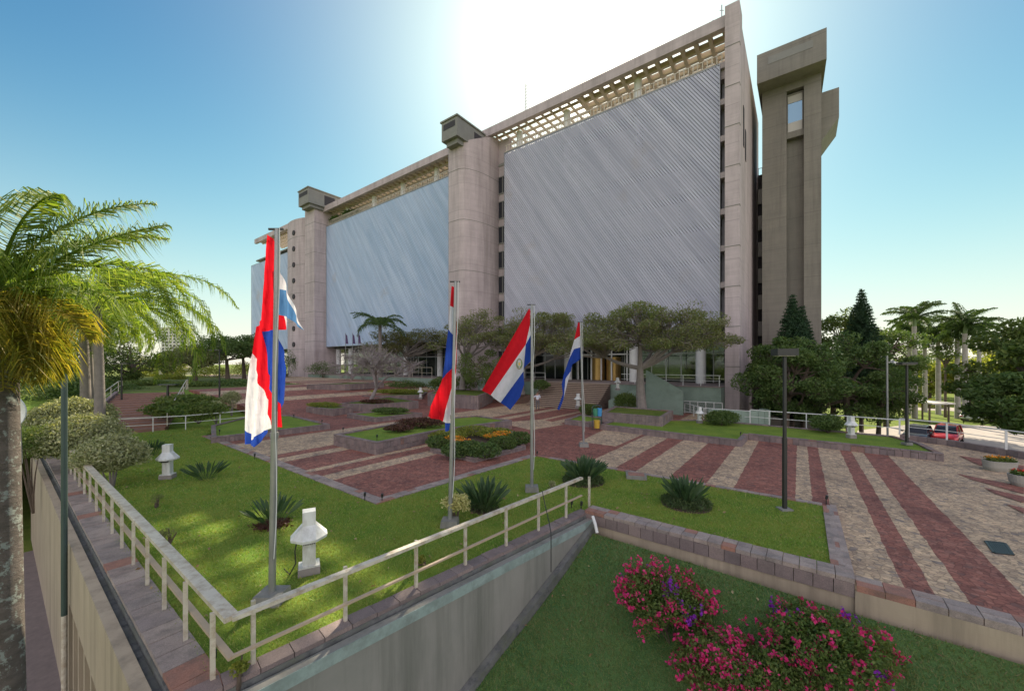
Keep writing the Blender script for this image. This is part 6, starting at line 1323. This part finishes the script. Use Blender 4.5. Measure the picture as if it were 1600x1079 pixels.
# white dish half hidden behind the near palm trunk
b = V(20, 668, 12.5); t = thing('white_dish', 'white rounded dish half hidden behind the lichen covered trunk', 'dish', b); m = MB(); c = V(20, 643, 12.5); n = 20; a = np.arange(n)*2*PI/n; vs = []
for q, dpt in ((.02, .22), (.25, .17), (.42, .07), (.5, 0), (.5, -.03), (.4, .04), (.02, .16)): vs.append(np.c_[c[0]+q*np.cos(a)*.9, np.full(n, c[1]+dpt), c[2]+q*np.sin(a)])
m.add(np.concatenate(vs), [[i*n+j, i*n+(j+1) % n, (i+1)*n+(j+1) % n, (i+1)*n+j] for i in range(6) for j in range(n)]); part('bowl', m, white_paint, t); m = MB(); m.tube([c+[0, .15, -.2], b-[0, -.2, 1.2]], .05, 6); part('stand', m, galv, t)
# ================================================================== outdoor stepped ramp at the left
s0 = G(188, 676, -.25); s1 = G(240, 613, 1.72); sd_ = (s1-s0)[:2]; SL = np.linalg.norm(sd_); sd_ /= SL; sn = np.array([sd_[1], -sd_[0]]); n = 15; m = MB(); sw = 2.3
for i in range(n):
    a = s0[:2]+sd_*SL*i/n; b = s0[:2]+sd_*SL*(i+1.02)/n; z = -.25+1.97*(i+1)/n; q = [a+sn*sw, b+sn*sw, b-sn*sw, a-sn*sw]; m.prism(q, z-.6, z)
solo('steps', 'reddish stepped ramp descending from the upper terrace behind the back railing', 'steps', m, M('red_brown_treads', (.27, .15, .11), (.20, .115, .09), 3, .9, .3), (s0[0], s0[1], -.3))
for sg, lab in ((-1, 'pale handrail on the left parapet of the stepped ramp'), (1, 'pale handrail on the right side of the stepped ramp')):
    A = np.array([*(s0[:2]+sn*sw*sg*1.05), .0]); Bq = np.array([*(s1[:2]+sn*sw*sg*1.05), 1.9]); 
    railing(lab, [A, Bq, Bq+np.array([*(sd_*1.5), 0])], [lerp(A, Bq, k/5) for k in range(6)]+[Bq+np.array([*(sd_*1.5), 0])], .95, (.05, .05), .06, .5, cream_paint)
m = MB(); A = s0[:2]-sn*sw*1.05; Bq = s1[:2]-sn*sw*1.05
m.hexa([(*(A-sn*.25), -.8), (*(A+sn*.0), -.8), (*(Bq+sn*.0), .8), (*(Bq-sn*.25), .8), (*(A-sn*.25), .0), (*(A+sn*.0), .0), (*(Bq+sn*.0), 1.95), (*(Bq-sn*.25), 1.95)]); solo('parapet', 'dark stone parapet along the left side of the stepped ramp', 'wall', m, blocks_m, (A[0], A[1], -.3))
# bank of earth between lawn and upper terrain
m = MB(); N = 16; vs = []; fs = []
for i in range(N+1):
    for j in range(N+1):
        u = 28.2+(47.5-28.2)*i/N; w = -56+(-27.5+56)*j/N; p = UW(u, w); vs.append((p[0], p[1], min(1.72, max(-.55, -.52+1.97*(u-32.4)/12.5))))
for i in range(N):
    for j in range(N): k = i*(N+1)+j; fs.append([k, k+1, k+N+2, k+N+1][::-1])
m.add(vs, fs); struct('bank', m, lawn_m, 'grass bank left of the stepped ramp')
# green painted ramp walls right of the entrance
m = MB(); a = UW(6.3, -5.2); b = UW(3.1, -5.2); c = UW(3.1, -4.9); d = UW(6.3, -4.9)
m.hexa([(a[0], a[1], -.6), (b[0], b[1], -.6), (c[0], c[1], -.6), (d[0], d[1], -.6), (a[0], a[1], 3.9), (b[0], b[1], 2.1), (c[0], c[1], 2.1), (d[0], d[1], 3.9)]); solo('ramp_fin', 'tall slanting green concrete fin right of the big grey tree', 'wall', m, conc_green, (a[0], a[1], 0))
m = MB(); a = UW(10.0, -5.0); b = UW(6.4, -5.0); c = UW(6.4, -4.7); d = UW(10.0, -4.7)
m.hexa([(a[0], a[1], -.3), (b[0], b[1], -.3), (c[0], c[1], -.3), (d[0], d[1], -.3), (a[0], a[1], .9), (b[0], b[1], 2.6), (c[0], c[1], 2.6), (d[0], d[1], .9)]); solo('ramp_wall', 'lower green concrete ramp wall left of the big grey tree', 'wall', m, conc_green, (a[0], a[1], 0))
m = MB(); q = arc(1.2, -6.2, 4.4, 1.9, 150, 262, 12); pq = [UW(u, w) for u, w in q]; 
for p_, q_ in zip(pq[:-1], pq[1:]): m.bar(p_+[0, 0, .35], q_+[0, 0, .35], .25, 1.3)
solo('curved_wall', 'low curved green concrete wall by the sunken passage', 'wall', m, conc_green, UW(0.5, -7.5, 0))
lt = thing('lattice_fence', 'low white lattice fence over the sunken passage below the green podium', 'fence', UW(.5, -3.4, -.1)); m = MB()
for k in range(7): a = UW(.3+.65*k, -3.4, .1); m.bar(a, a+[0, 0, 1.0], .05, .05)
for z in (.1, 1.1): m.bar(UW(.3, -3.4, z), UW(4.2, -3.4, z), .05, .05)
part('frame', m, white_paint, lt); m = MB()
for k in range(24):
    for s in (-1, 1): a = UW(.3+.165*k+(0 if s > 0 else .5), -3.38, .1); b = UW(.3+.165*k+(.5 if s > 0 else 0), -3.38, 1.1); m.bar(a, b, .018, .018)
part('lattice', m, galv, lt)
bpy.context.view_layer.update()
